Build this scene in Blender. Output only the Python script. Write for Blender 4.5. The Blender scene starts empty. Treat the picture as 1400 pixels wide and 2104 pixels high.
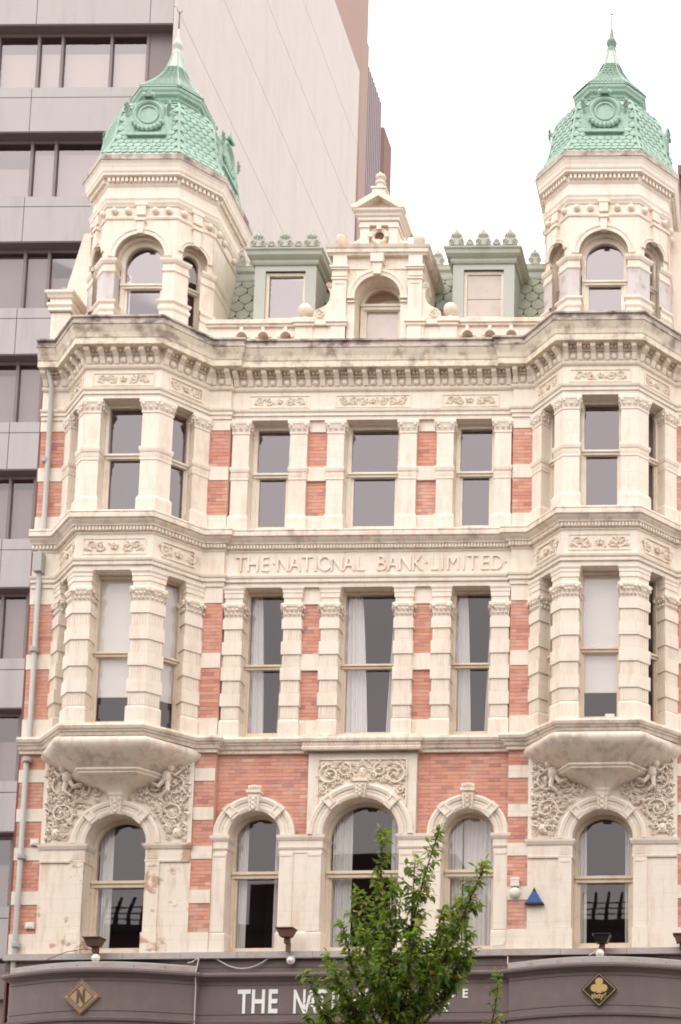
import bpy, math, random
from mathutils import Matrix, Vector
rnd = random.Random(7)
sc = bpy.context.scene
PI = math.pi

# ------------------------------------------------------------------ camera, sky, sun, exposure
cam_data = bpy.data.cameras.new("camera")
cam = bpy.data.objects.new("camera", cam_data)
sc.collection.objects.link(cam)
sc.camera = cam
right = Vector((0.9999192670, -0.0046630960, -0.0118201091))
fwd = Vector((0.0062596157, 0.9902929636, 0.1388548285))
up = Vector((0.0110578775, -0.1389176077, 0.9902422035))
cam.matrix_world = Matrix(((right.x, up.x, -fwd.x, 7.74793), (right.y, up.y, -fwd.y, -27.00252),
                           (right.z, up.z, -fwd.z, 1.6), (0, 0, 0, 1)))
cam_data.sensor_fit = 'AUTO'
cam_data.sensor_width = 36.0
cam_data.lens = 3004.4746 / 2104 * 36.0
cam_data.shift_x = (700 - 1603.5093) / 2104          # a shift lens: the picture is a rising, sideways-shifted crop
cam_data.shift_y = (2184.179 - 1052) / 2104
cam_data.clip_end = 2000

SUN_EL, SUN_AZ = math.radians(58), math.radians(200)   # azimuth from +Y, clockwise: the sun stands behind the camera, a little left
world = bpy.data.worlds.new("World")
sc.world = world
world.use_nodes = True
wn, wl = world.node_tree.nodes, world.node_tree.links
wn.clear()
sky = wn.new('ShaderNodeTexSky')
sky.sky_type = 'NISHITA'
sky.sun_disc = False
sky.sun_elevation = SUN_EL
sky.sun_rotation = SUN_AZ
sky.dust_density = 6.0
sky.air_density = 1.0
hsv = wn.new('ShaderNodeHueSaturation')               # an overcast, almost white sky
hsv.inputs['Saturation'].default_value = 0.10
cloud = wn.new('ShaderNodeMix')                        # a closed, even cloud deck
cloud.data_type = 'RGBA'
cloud.inputs[0].default_value = 0.84
cloud.inputs[7].default_value = (15.2, 14.75, 14.2, 1)
bg = wn.new('ShaderNodeBackground')
bg.inputs['Strength'].default_value = 0.15
out = wn.new('ShaderNodeOutputWorld')
wl.new(sky.outputs[0], hsv.inputs['Color'])
wl.new(hsv.outputs[0], cloud.inputs[6])
wl.new(cloud.outputs[2], bg.inputs['Color'])
wl.new(bg.outputs[0], out.inputs['Surface'])
sl = bpy.data.lights.new("sun", 'SUN')
sl.energy = 0.85
sl.angle = math.radians(50)
sl.color = (1.0, 0.95, 0.88)
so = bpy.data.objects.new("sun", sl)
sc.collection.objects.link(so)
sdir = Vector((math.sin(SUN_AZ) * math.cos(SUN_EL), math.cos(SUN_AZ) * math.cos(SUN_EL), math.sin(SUN_EL)))
so.rotation_euler = sdir.to_track_quat('Z', 'Y').to_euler()
so.location = sdir * 60
sc.view_settings.view_transform = 'Standard'
sc.view_settings.look = 'None'
sc.view_settings.exposure = 0.09
sc.view_settings.gamma = 1.0
sc.view_settings.use_curve_mapping = False
sc.cycles.max_bounces = 10
sc.cycles.filter_width = 1.85
sc.cycles.diffuse_bounces = 6
sc.cycles.transparent_max_bounces = 12

# ------------------------------------------------------------------ materials
def nmat(name):
    m = bpy.data.materials.new(name)
    m.use_nodes = True
    n, l = m.node_tree.nodes, m.node_tree.links
    n.clear()
    o = n.new('ShaderNodeOutputMaterial')
    b = n.new('ShaderNodeBsdfPrincipled')
    l.new(b.outputs[0], o.inputs['Surface'])
    return m, n, l, b, o

def noise(n, l, vec, scale, detail=4, rough=0.6, stretch=None):
    if stretch:
        mp = n.new('ShaderNodeMapping')
        mp.inputs['Scale'].default_value = stretch
        l.new(vec, mp.inputs['Vector'])
        vec = mp.outputs[0]
    t = n.new('ShaderNodeTexNoise')
    t.inputs['Scale'].default_value = scale
    t.inputs['Detail'].default_value = detail
    t.inputs['Roughness'].default_value = rough
    l.new(vec, t.inputs['Vector'])
    return t.outputs['Fac']

def ramp(n, l, fac, lo, hi):
    r = n.new('ShaderNodeMapRange')
    r.inputs['From Min'].default_value = lo
    r.inputs['From Max'].default_value = hi
    l.new(fac, r.inputs['Value'])
    return r.outputs[0]

def mix(n, l, fac, a, b, blend='MIX'):
    x = n.new('ShaderNodeMix')
    x.data_type = 'RGBA'
    x.blend_type = blend
    if hasattr(fac, 'node'):
        l.new(fac, x.inputs[0])
    else:
        x.inputs[0].default_value = fac
    for k, v in ((6, a), (7, b)):
        if hasattr(v, 'node'):
            l.new(v, x.inputs[k])
        else:
            x.inputs[k].default_value = (*v, 1)
    return x.outputs[2]

def mul(n, l, a, k):
    x = n.new('ShaderNodeMath')
    x.operation = 'MULTIPLY'
    l.new(a, x.inputs[0])
    if hasattr(k, 'node'):
        l.new(k, x.inputs[1])
    else:
        x.inputs[1].default_value = k
    return x.outputs[0]

def pos(n):
    return n.new('ShaderNodeNewGeometry').outputs['Position']

def bump(n, l, b, h, strength=0.3, dist=0.02):
    k = n.new('ShaderNodeBump')
    k.inputs['Strength'].default_value = strength
    k.inputs['Distance'].default_value = dist
    l.new(h, k.inputs['Height'])
    l.new(k.outputs[0], b.inputs['Normal'])

def plain(name, col, rough=0.7, var=0.12, scale=3.0, metal=0.0, bmp=0.15, dirt=None, dirt_amt=0.0, dirt_scale=2.0, streak=(1, 1, 1)):
    m, n, l, b, o = nmat(name)
    p = pos(n)
    f = noise(n, l, p, scale, 5, 0.65)
    d = tuple(c * (1 - var) for c in col)
    e = tuple(min(1, c * (1 + var)) for c in col)
    c = mix(n, l, f, d, e)
    if dirt:
        g = noise(n, l, p, dirt_scale, 8, 0.7, streak)
        c = mix(n, l, mul(n, l, ramp(n, l, g, 0.5, 0.72), dirt_amt), c, dirt)
    l.new(c, b.inputs['Base Color'])
    b.inputs['Roughness'].default_value = rough
    b.inputs['Metallic'].default_value = metal
    if bmp:
        bump(n, l, b, noise(n, l, p, 40, 6, 0.7), bmp, 0.01)
    return m

def faience(name, col, stain, dark, a_stain, a_dark, joints=True, lo=0.54, wid=0.17, bs=3.1):
    """cream glazed terracotta and painted stone: rusty runs, grey weathering, faint block joints"""
    m, n, l, b, o = nmat(name)
    p = pos(n)
    f = noise(n, l, p, 1.3, 5, 0.6)
    c = mix(n, l, f, tuple(x * 0.93 for x in col), tuple(min(1, x * 1.05) for x in col))
    fine = noise(n, l, p, 22, 4, 0.6)
    c = mix(n, l, mul(n, l, fine, 0.12), c, tuple(x * 0.72 for x in col))
    runs = noise(n, l, p, 2.2, 7, 0.68, (2.6, 2.6, 0.55))
    c = mix(n, l, mul(n, l, ramp(n, l, runs, 0.50, 0.76), a_stain), c, stain)
    blot = noise(n, l, p, bs, 9, 0.62, (1, 1, 1.2))
    c = mix(n, l, mul(n, l, ramp(n, l, blot, lo, lo + wid), a_dark), c, dark)
    h = noise(n, l, p, 30, 6, 0.7)
    if joints:
        sx = n.new('ShaderNodeSeparateXYZ')
        l.new(p, sx.inputs[0])
        cb = n.new('ShaderNodeCombineXYZ')
        l.new(sx.outputs['X'], cb.inputs['X'])
        l.new(sx.outputs['Z'], cb.inputs['Y'])
        bt = n.new('ShaderNodeTexBrick')
        bt.inputs['Scale'].default_value = 1.0
        bt.inputs['Mortar Size'].default_value = 0.006
        bt.inputs['Mortar Smooth'].default_value = 0.3
        bt.inputs['Brick Width'].default_value = 0.46
        bt.inputs['Row Height'].default_value = 0.27
        l.new(cb.outputs[0], bt.inputs['Vector'])
        patch = ramp(n, l, noise(n, l, p, 0.9, 3), 0.35, 0.6)
        c = mix(n, l, mul(n, l, mul(n, l, bt.outputs['Fac'], patch), 0.30), c, tuple(x * y for x, y in zip(col, (0.6, 0.5, 0.42))))
    l.new(c, b.inputs['Base Color'])
    b.inputs['Roughness'].default_value = 0.55
    b.inputs['Specular IOR Level'].default_value = 0.35
    bump(n, l, b, h, 0.18, 0.012)
    return m

CREAM = (0.81, 0.712, 0.615)
M = {}
M['cream'] = faience('cream_faience', CREAM, (0.54, 0.32, 0.20), (0.36, 0.29, 0.25), 0.48, 0.16)
M['carved'] = faience('carved_faience', (0.80, 0.695, 0.59), (0.48, 0.28, 0.17), (0.30, 0.22, 0.17), 0.55, 0.30, False)
M['ledge'] = faience('ledge_faience', (0.78, 0.675, 0.575), (0.50, 0.29, 0.19), (0.26, 0.20, 0.17), 0.72, 0.55, False, 0.51)
M['peel'] = faience('peeling_faience', (0.80, 0.70, 0.60), (0.50, 0.30, 0.19), (0.44, 0.25, 0.165), 0.6, 0.85, True, 0.575, 0.05, 1.9)
M['weathered'] = faience('weathered_cornice', (0.56, 0.48, 0.42), (0.30, 0.20, 0.18), (0.13, 0.09, 0.085), 0.8, 0.95, False, 0.46)
M['cyma'] = faience('weathered_cyma', (0.76, 0.665, 0.545), (0.46, 0.29, 0.21), (0.24, 0.17, 0.15), 0.7, 0.8, False, 0.50)
M['worn_shaft'] = faience('worn_shaft', (0.60, 0.54, 0.535), (0.46, 0.33, 0.26), (0.30, 0.17, 0.13), 0.5, 0.7, False)
M['frame'] = plain('window_frame_paint', (0.70, 0.585, 0.46), 0.6, 0.1, 6, dirt=(0.42, 0.26, 0.15), dirt_amt=0.55, dirt_scale=3)
M['cream_paint'] = plain('cream_frame_paint', (0.78, 0.70, 0.60), 0.6, 0.05, 6, dirt=(0.50, 0.34, 0.22), dirt_amt=0.45, dirt_scale=3)
M['mortar'] = plain('mortar', (0.56, 0.345, 0.285), 0.95, 0.15, 9)
M['copper'] = plain('copper_verdigris', (0.30, 0.45, 0.375), 0.65, 0.18, 5, dirt=(0.42, 0.53, 0.45), dirt_amt=0.6, dirt_scale=4, streak=(2, 2, 0.6))
def copper_material():
    m, n, l, b, o = nmat('copper_patina')
    p = pos(n)
    oi = n.new('ShaderNodeObjectInfo').outputs['Random']
    c = mix(n, l, noise(n, l, p, 4.5, 6, 0.7), (0.245, 0.385, 0.315), (0.40, 0.545, 0.465))
    c = mix(n, l, mul(n, l, oi, 0.28), c, (0.26, 0.37, 0.30))
    pale = noise(n, l, p, 3.5, 7, 0.7, (2.5, 2.5, 0.5))
    c = mix(n, l, mul(n, l, ramp(n, l, pale, 0.5, 0.68), 0.5), c, (0.50, 0.60, 0.53))
    brown = noise(n, l, p, 6.0, 8, 0.75, (1.8, 1.8, 0.7))
    c = mix(n, l, mul(n, l, ramp(n, l, brown, 0.56, 0.72), 0.6), c, (0.20, 0.19, 0.13))
    l.new(c, b.inputs['Base Color'])
    b.inputs['Roughness'].default_value = 0.7
    bump(n, l, b, noise(n, l, p, 25, 5), 0.2, 0.01)
    return m
M['copper'] = copper_material()
M['copper_dark'] = plain('copper_relief', (0.20, 0.29, 0.235), 0.65, 0.2, 9, dirt=(0.20, 0.13, 0.08), dirt_amt=0.8, dirt_scale=6)
M['pale_lead'] = plain('pale_lead', (0.52, 0.55, 0.48), 0.6, 0.1, 8)
M['rust'] = plain('rusty_iron', (0.16, 0.075, 0.05), 0.85, 0.3, 14)
M['sage'] = plain('sage_paint', (0.46, 0.475, 0.43), 0.65, 0.07, 2, dirt=(0.30, 0.31, 0.24), dirt_amt=0.4)
M['crest'] = plain('crest_paint', (0.50, 0.50, 0.44), 0.7, 0.1, 6, dirt=(0.34, 0.31, 0.25), dirt_amt=0.5, dirt_scale=5)
M['sage_dark'] = plain('sage_paint_cornice', (0.40, 0.41, 0.35), 0.65, 0.1, 3, dirt=(0.22, 0.21, 0.15), dirt_amt=0.5)
M['slate'] = plain('roof_slate', (0.36, 0.37, 0.30), 0.8, 0.22, 4, dirt=(0.22, 0.17, 0.13), dirt_amt=0.5, dirt_scale=3)
M['slate_gap'] = plain('roof_batten', (0.12, 0.08, 0.065), 0.9, 0.2, 4)
M['fascia'] = plain('taupe_fascia_paint', (0.15, 0.108, 0.105), 0.6, 0.06, 2, dirt=(0.21, 0.16, 0.15), dirt_amt=0.4)
M['lead'] = plain('lead_flashing', (0.40, 0.36, 0.35), 0.55, 0.15, 4, dirt=(0.34, 0.20, 0.12), dirt_amt=0.8, dirt_scale=3, streak=(1, 1, 1))
M['white_paint'] = plain('white_sign_paint', (0.80, 0.79, 0.77), 0.5, 0.03, 8)
M['white_plastic'] = plain('white_plastic', (0.72, 0.67, 0.60), 0.4, 0.05, 8)
M['pipe'] = plain('grey_pipe', (0.40, 0.395, 0.38), 0.5, 0.07, 4, dirt=(0.3, 0.25, 0.2), dirt_amt=0.4)
M['concrete'] = plain('pale_concrete', (0.535, 0.485, 0.47), 0.85, 0.07, 1.2, dirt=(0.46, 0.41, 0.38), dirt_amt=0.6, dirt_scale=0.8, streak=(1.6, 1.6, 0.22))
M['panel'] = plain('mauve_grey_panel', (0.38, 0.345, 0.345), 0.6, 0.05, 0.8, dirt=(0.29, 0.255, 0.255), dirt_amt=0.55, dirt_scale=0.9, streak=(2.2, 2.2, 0.3))
M['office_shade'] = plain('office_shade', (0.27, 0.24, 0.245), 0.8, 0.12, 0.5)
M['office_blind'] = plain('office_blind', (0.42, 0.385, 0.345), 0.8, 0.04, 2)
M['bronze'] = plain('bronze_mullion', (0.165, 0.125, 0.125), 0.45, 0.1, 4)
M['brown_tower'] = plain('brown_aggregate', (0.34, 0.235, 0.21), 0.85, 0.06, 1.5)
M['rib'] = plain('mauve_rib', (0.30, 0.245, 0.27), 0.7, 0.05, 1.0)
M['rib_dark'] = plain('dark_red_brown', (0.20, 0.105, 0.095), 0.8, 0.08, 1.0)
M['blue'] = plain('blue_alarm_plastic', (0.035, 0.10, 0.28), 0.35, 0.1, 8)
M['black'] = plain('black_gloss', (0.018, 0.014, 0.014), 0.3, 0.1, 8)
M['gold'] = plain('gold_paint', (0.52, 0.34, 0.12), 0.45, 0.06, 8)
M['tan'] = plain('tan_sign_board', (0.38, 0.26, 0.155), 0.55, 0.08, 10)
M['sign_brown'] = plain('dark_brown_print', (0.10, 0.05, 0.035), 0.6, 0.08, 10)
M['cable'] = plain('white_cable', (0.58, 0.53, 0.48), 0.5, 0.05, 8)
M['curtain'] = plain('white_voile', (0.72, 0.71, 0.70), 0.9, 0.03, 3)
M['blind'] = plain('white_blind', (0.74, 0.73, 0.71), 0.8, 0.03, 2)
M['board'] = plain('plaster_board', (0.60, 0.52, 0.47), 0.85, 0.10, 3, dirt=(0.36, 0.29, 0.25), dirt_amt=0.5)
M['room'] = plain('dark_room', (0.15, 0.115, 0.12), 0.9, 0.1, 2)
M['bark'] = plain('tree_bark', (0.09, 0.055, 0.035), 0.9, 0.25, 12)
M['asphalt'] = plain('asphalt', (0.05, 0.05, 0.05), 0.9, 0.2, 6)
M['paving'] = plain('paving', (0.36, 0.325, 0.29), 0.85, 0.1, 3)
M['opp_wall'] = plain('dark_red_render', (0.055, 0.026, 0.026), 0.85, 0.15, 1.5)
M['opp_dark'] = plain('black_metalwork', (0.012, 0.011, 0.014), 0.6, 0.1, 3)

def brick_material():
    m, n, l, b, o = nmat('red_brick')
    p = pos(n)
    oi = n.new('ShaderNodeObjectInfo').outputs['Random']
    at = n.new('ShaderNodeAttribute')
    at.attribute_name = 'tint'
    ad = n.new('ShaderNodeMath')
    ad.operation = 'ADD'
    l.new(oi, ad.inputs[0])
    l.new(at.outputs['Fac'], ad.inputs[1])
    fr = n.new('ShaderNodeMath')
    fr.operation = 'FRACT'
    l.new(ad.outputs[0], fr.inputs[0])
    cr = n.new('ShaderNodeValToRGB')
    cr.color_ramp.interpolation = 'LINEAR'
    el = cr.color_ramp.elements
    el[0].position, el[0].color = 0.0, (0.50, 0.215, 0.155, 1)
    el[1].position, el[1].color = 1.0, (0.72, 0.42, 0.34, 1)
    for q, c in ((0.3, (0.62, 0.285, 0.205, 1)), (0.62, (0.66, 0.315, 0.225, 1)), (0.85, (0.56, 0.265, 0.215, 1))):
        e = el.new(q)
        e.color = c
    e = el.new(0.94)
    e.color = (0.42, 0.185, 0.15, 1)
    l.new(fr.outputs[0], cr.inputs[0])
    g = noise(n, l, p, 1.6, 6, 0.7, (1.4, 1.4, 0.8))
    c = mix(n, l, mul(n, l, ramp(n, l, g, 0.50, 0.72), 0.5), cr.outputs[0], (0.66, 0.50, 0.45))   # lime bloom
    l.new(c, b.inputs['Base Color'])
    b.inputs['Roughness'].default_value = 0.8
    bump(n, l, b, noise(n, l, p, 60, 4), 0.2, 0.006)
    return m
M['brick'] = brick_material()
M['brick_dark'] = plain('dark_brick', (0.20, 0.085, 0.075), 0.9, 0.2, 12)  # a much darker brick colour, for the side walls and the neighbour

def glass(name, f0, tint, rough=0.015, wob=0.0):
    """a window pane: see-through, with a mirror part that grows towards grazing view (Schlick), alike from both sides"""
    m = bpy.data.materials.new(name)
    m.use_nodes = True
    n, l = m.node_tree.nodes, m.node_tree.links
    n.clear()
    o = n.new('ShaderNodeOutputMaterial')
    lw = n.new('ShaderNodeLayerWeight')
    lw.inputs['Blend'].default_value = 0.5
    pw = n.new('ShaderNodeMath')
    pw.operation = 'POWER'
    l.new(lw.outputs['Facing'], pw.inputs[0])
    pw.inputs[1].default_value = 5.0
    f = n.new('ShaderNodeMapRange')
    f.inputs['To Min'].default_value = f0
    f.inputs['To Max'].default_value = 1.0
    l.new(pw.outputs[0], f.inputs['Value'])
    t = n.new('ShaderNodeBsdfTransparent')
    t.inputs['Color'].default_value = (*tint, 1)
    g = n.new('ShaderNodeBsdfGlossy')
    g.inputs['Roughness'].default_value = rough
    g.inputs['Color'].default_value = (0.98, 0.885, 0.93, 1)
    x = n.new('ShaderNodeMixShader')
    l.new(f.outputs[0], x.inputs[0])
    l.new(t.outputs[0], x.inputs[1])
    l.new(g.outputs[0], x.inputs[2])
    l.new(x.outputs[0], o.inputs['Surface'])
    if wob:
        k = n.new('ShaderNodeBump')
        k.inputs['Strength'].default_value = wob
        k.inputs['Distance'].default_value = 0.05
        l.new(noise(n, l, pos(n), 1.4, 1), k.inputs['Height'])
        l.new(k.outputs[0], g.inputs['Normal'])
    return m
M['glass'] = glass('window_glass', 0.075, (0.92, 0.91, 0.91), 0.012, 0.012)
M['glass_upper'] = glass('upper_window_glass', 0.175, (0.80, 0.76, 0.78), 0.03, 0.02)
M['glass_office'] = glass('tinted_office_glass', 0.13, (0.74, 0.70, 0.68), 0.02, 0.0)

def leaf_material():
    m, n, l, b, o = nmat('cherry_leaf')
    oi = n.new('ShaderNodeObjectInfo').outputs['Random']
    at = n.new('ShaderNodeAttribute')
    at.attribute_name = 'tint'
    ad = n.new('ShaderNodeMath')
    ad.operation = 'ADD'
    l.new(oi, ad.inputs[0])
    l.new(at.outputs['Fac'], ad.inputs[1])
    fr = n.new('ShaderNodeMath')
    fr.operation = 'FRACT'
    l.new(ad.outputs[0], fr.inputs[0])
    cr = n.new('ShaderNodeValToRGB')
    el = cr.color_ramp.elements
    el[0].position, el[0].color = 0.0, (0.07, 0.115, 0.024, 1)
    el[1].position, el[1].color = 1.0, (0.175, 0.23, 0.045, 1)
    e = el.new(0.55)
    e.color = (0.10, 0.16, 0.032, 1)
    e = el.new(0.93)
    e.color = (0.22, 0.19, 0.06, 1)
    l.new(fr.outputs[0], cr.inputs[0])
    l.new(cr.outputs[0], b.inputs['Base Color'])
    b.inputs['Roughness'].default_value = 0.42
    tr = n.new('ShaderNodeBsdfTranslucent')
    tc = mix(n, l, 1.0, cr.outputs[0], (2.2, 2.4, 1.2), 'MULTIPLY')
    l.new(tc, tr.inputs['Color'])
    x = n.new('ShaderNodeMixShader')
    x.inputs[0].default_value = 0.45
    l.new(b.outputs[0], x.inputs[1])
    l.new(tr.outputs[0], x.inputs[2])
    l.new(x.outputs[0], o.inputs['Surface'])
    return m
M['leaf'] = leaf_material()

# ------------------------------------------------------------------ mesh builder
class MB:
    def __init__(s, xf=None):
        s.v, s.f, s.t, s.xf = [], [], [], xf
        s.tint = 0.0
    def add(s, verts, faces):
        b = len(s.v)
        if s.xf is not None:
            verts = [tuple(s.xf @ Vector(p)) for p in verts]
        s.v.extend(verts)
        for f in faces:
            s.f.append(tuple(i + b for i in f))
            s.t.append(s.tint)
    def box(s, x0, x1, y0, y1, z0, z1):
        s.add([(x0, y0, z0), (x1, y0, z0), (x1, y1, z0), (x0, y1, z0), (x0, y0, z1), (x1, y0, z1), (x1, y1, z1), (x0, y1, z1)],
              [(0, 1, 5, 4), (1, 2, 6, 5), (2, 3, 7, 6), (3, 0, 4, 7), (4, 5, 6, 7), (3, 2, 1, 0)])
    def prism(s, poly, y0, y1):            # polygon in XZ, extruded along Y
        n = len(poly)
        s.add([(x, y0, z) for x, z in poly] + [(x, y1, z) for x, z in poly],
              [tuple(range(n)), tuple(range(2 * n - 1, n - 1, -1))] + [(i, i + n, (i + 1) % n + n, (i + 1) % n) for i in range(n)])
    def prism_x(s, poly, x0, x1):          # polygon in YZ, extruded along X
        n = len(poly)
        s.add([(x0, y, z) for y, z in poly] + [(x1, y, z) for y, z in poly],
              [tuple(range(n)), tuple(range(2 * n - 1, n - 1, -1))] + [(i, i + n, (i + 1) % n + n, (i + 1) % n) for i in range(n)])
    def prism_z(s, poly, z0, z1):          # polygon in XY
        n = len(poly)
        s.add([(x, y, z0) for x, y in poly] + [(x, y, z1) for x, y in poly],
              [tuple(range(n)), tuple(range(2 * n - 1, n - 1, -1))] + [(i, i + n, (i + 1) % n + n, (i + 1) % n) for i in range(n)])
    def sweep(s, path, prof, closed=False, caps=False):
        rows = [offset(path, o, closed) for o, z in prof]
        n = len(path)
        vs = [(x, y, prof[k][1]) for k, r in enumerate(rows) for x, y in r]
        fs = []
        for k in range(len(prof) - 1):
            for i in range(n if closed else n - 1):
                j = (i + 1) % n
                fs.append((k * n + i, k * n + j, (k + 1) * n + j, (k + 1) * n + i))
        if caps and not closed:
            fs.append(tuple(k * n for k in range(len(prof))))
            fs.append(tuple(k * n + n - 1 for k in range(len(prof))))
        if caps and closed:
            fs.append(tuple(range(n)))
            fs.append(tuple(range((len(prof) - 1) * n, len(prof) * n)))
        s.add(vs, fs)
    def lathe(s, cx, cy, prof, n=12):
        vs = []
        for r, z in prof:
            for i in range(n):
                a = 2 * PI * i / n
                vs.append((cx + r * math.cos(a), cy + r * math.sin(a), z))
        fs = [(k * n + i, k * n + (i + 1) % n, (k + 1) * n + (i + 1) % n, (k + 1) * n + i) for k in range(len(prof) - 1) for i in range(n)]
        fs.append(tuple(range(n)))
        fs.append(tuple(range((len(prof) - 1) * n, len(prof) * n)))
        s.add(vs, fs)
    def sphere(s, cx, cy, cz, rx, ry=None, rz=None, n=8, m=6):
        ry = ry or rx
        rz = rz or rx
        vs, fs = [(cx, cy, cz - rz)], []
        for k in range(1, m):
            p = -PI / 2 + PI * k / m
            for i in range(n):
                a = 2 * PI * i / n
                vs.append((cx + rx * math.cos(p) * math.cos(a), cy + ry * math.cos(p) * math.sin(a), cz + rz * math.sin(p)))
        vs.append((cx, cy, cz + rz))
        for i in range(n):
            fs.append((0, 1 + (i + 1) % n, 1 + i))
            fs.append((len(vs) - 1, 1 + (m - 2) * n + i, 1 + (m - 2) * n + (i + 1) % n))
        for k in range(m - 2):
            for i in range(n):
                j = (i + 1) % n
                fs.append((1 + k * n + i, 1 + k * n + j, 1 + (k + 1) * n + j, 1 + (k + 1) * n + i))
        s.add(vs, fs)
    def tube(s, pts, r, n=6, r1=None):
        pts = [Vector(p) for p in pts]
        vs, fs = [], []
        N = len(pts)
        ref = Vector((0.31, 0.87, 0.38)).normalized()
        for k, p in enumerate(pts):
            d = (pts[min(k + 1, N - 1)] - pts[max(k - 1, 0)]).normalized()
            a = d.cross(ref)
            if a.length < 1e-3:
                a = d.cross(Vector((1, 0, 0)))
            a.normalize()
            b = d.cross(a)
            rr = r if r1 is None else r + (r1 - r) * k / max(1, N - 1)
            for i in range(n):
                t = 2 * PI * i / n
                vs.append(tuple(p + a * (rr * math.cos(t)) + b * (rr * math.sin(t))))
        for k in range(N - 1):
            for i in range(n):
                j = (i + 1) % n
                fs.append((k * n + i, k * n + j, (k + 1) * n + j, (k + 1) * n + i))
        fs.append(tuple(range(n)))
        fs.append(tuple(range((N - 1) * n, N * n)))
        s.add(vs, fs)
    def arch(s, cx, zs, prof, n=24, a0=0.0, a1=PI):      # prof: (radius, y) swept round an arc in XZ
        vs, fs = [], []
        K = len(prof)
        for i in range(n + 1):
            a = a0 + (a1 - a0) * i / n
            for r, y in prof:
                vs.append((cx + r * math.cos(a), y, zs + r * math.sin(a)))
        for i in range(n):
            for k in range(K - 1):
                fs.append((i * K + k, i * K + k + 1, (i + 1) * K + k + 1, (i + 1) * K + k))
        fs.append(tuple(range(K)))
        fs.append(tuple(n * K + k for k in range(K)))
        s.add(vs, fs)
    def arch_wall(s, x0, x1, z0, z1, cx, r, zs, y0, y1, n=24):
        """a wall sheet from x0..x1, z0..z1 at y0 with an arched opening whose reveals run back to y1"""
        q = lambda a, b, c, d: s.add([(a, y0, c), (b, y0, c), (b, y0, d), (a, y0, d)], [(0, 1, 2, 3)])
        q(x0, cx - r, z0, zs); q(cx + r, x1, z0, zs); q(x0, cx - r, zs, z1); q(cx + r, x1, zs, z1)
        arc = [(cx - r * math.cos(PI * i / n), zs + r * math.sin(PI * i / n)) for i in range(n + 1)]
        for (ax, az), (bx, bz) in zip(arc, arc[1:]):
            s.add([(ax, y0, az), (bx, y0, bz), (bx, y0, z1), (ax, y0, z1)], [(0, 1, 2, 3)])
            s.add([(ax, y0, az), (bx, y0, bz), (bx, y1, bz), (ax, y1, az)], [(0, 1, 2, 3)])
        for x in (cx - r, cx + r):
            s.add([(x, y0, z0), (x, y1, z0), (x, y1, zs), (x, y0, zs)], [(0, 1, 2, 3)])
    def mesh(s, name, smooth=False):
        me = bpy.data.meshes.new(name)
        me.from_pydata(s.v, [], s.f)
        if any(s.t):
            at = me.attributes.new('tint', 'FLOAT', 'FACE')
            at.data.foreach_set('value', s.t)
        if smooth:
            me.polygons.foreach_set('use_smooth', [True] * len(me.polygons))
        me.update()
        return me

def offset(path, o, closed=False):
    n = len(path)
    nor = []
    for i in range(n if closed else n - 1):
        ax, ay = path[i]
        bx, by = path[(i + 1) % n]
        L = math.hypot(bx - ax, by - ay) or 1
        nor.append(((by - ay) / L, -(bx - ax) / L))
    res = []
    for i in range(n):
        if closed:
            a, b = nor[i - 1], nor[i]
        else:
            a, b = nor[max(0, i - 1)], nor[min(n - 2, i)]
        d = 1 + a[0] * b[0] + a[1] * b[1]
        d = max(d, 0.35)
        res.append((path[i][0] + o * (a[0] + b[0]) / d, path[i][1] + o * (a[1] + b[1]) / d))
    return res

def frame_at(x, y, ang):
    return Matrix.Translation((x, y, 0)) @ Matrix.Rotation(ang, 4, 'Z')

def link(name, me, mat, parent=None, mw=None, kind=None):
    o = bpy.data.objects.new(name, me)
    if mat is not None and not me.materials:
        me.materials.append(M[mat])
    sc.collection.objects.link(o)
    if parent is not None:
        o.parent = parent
        o.matrix_parent_inverse = BASE[parent.name].inverted()
    if mw is not None:
        o.matrix_basis = mw
    BASE[o.name] = Matrix()
    if kind:
        o['kind'] = kind
    return o
BASE = {}

def part(name, mb, mat, parent=None, smooth=False, kind=None):
    return link(name, mb.mesh(name, smooth), mat, parent, None, kind)

def thing(name, label, cat, loc=(0, 0, 0), group=None):
    o = bpy.data.objects.new(name, None)
    sc.collection.objects.link(o)
    o.location = loc
    o['label'] = label
    o['category'] = cat
    if group:
        o['group'] = group
    BASE[o.name] = Matrix.Translation(loc)
    return o

def tag(o, label, cat, group=None):
    o['label'] = label
    o['category'] = cat
    if group:
        o['group'] = group
    return o

def text_mesh(txt, size, depth, bold=0.0, xs=1.0, spacing=1.0):
    c = bpy.data.curves.new('lettering', 'FONT')
    c.body = txt
    c.size = size
    c.extrude = depth
    c.offset = bold
    c.space_character = spacing
    c.align_x = 'CENTER'
    o = bpy.data.objects.new('lettering_temp', c)
    sc.collection.objects.link(o)
    bpy.context.view_layer.update()
    me = bpy.data.meshes.new_from_object(o.evaluated_get(bpy.context.evaluated_depsgraph_get()))
    bpy.data.objects.remove(o)
    bpy.data.curves.remove(c)
    me.transform(Matrix.Rotation(PI / 2, 4, 'X') @ Matrix.Diagonal((xs, 1, 1, 1)))
    me.materials.clear()
    return me

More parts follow.
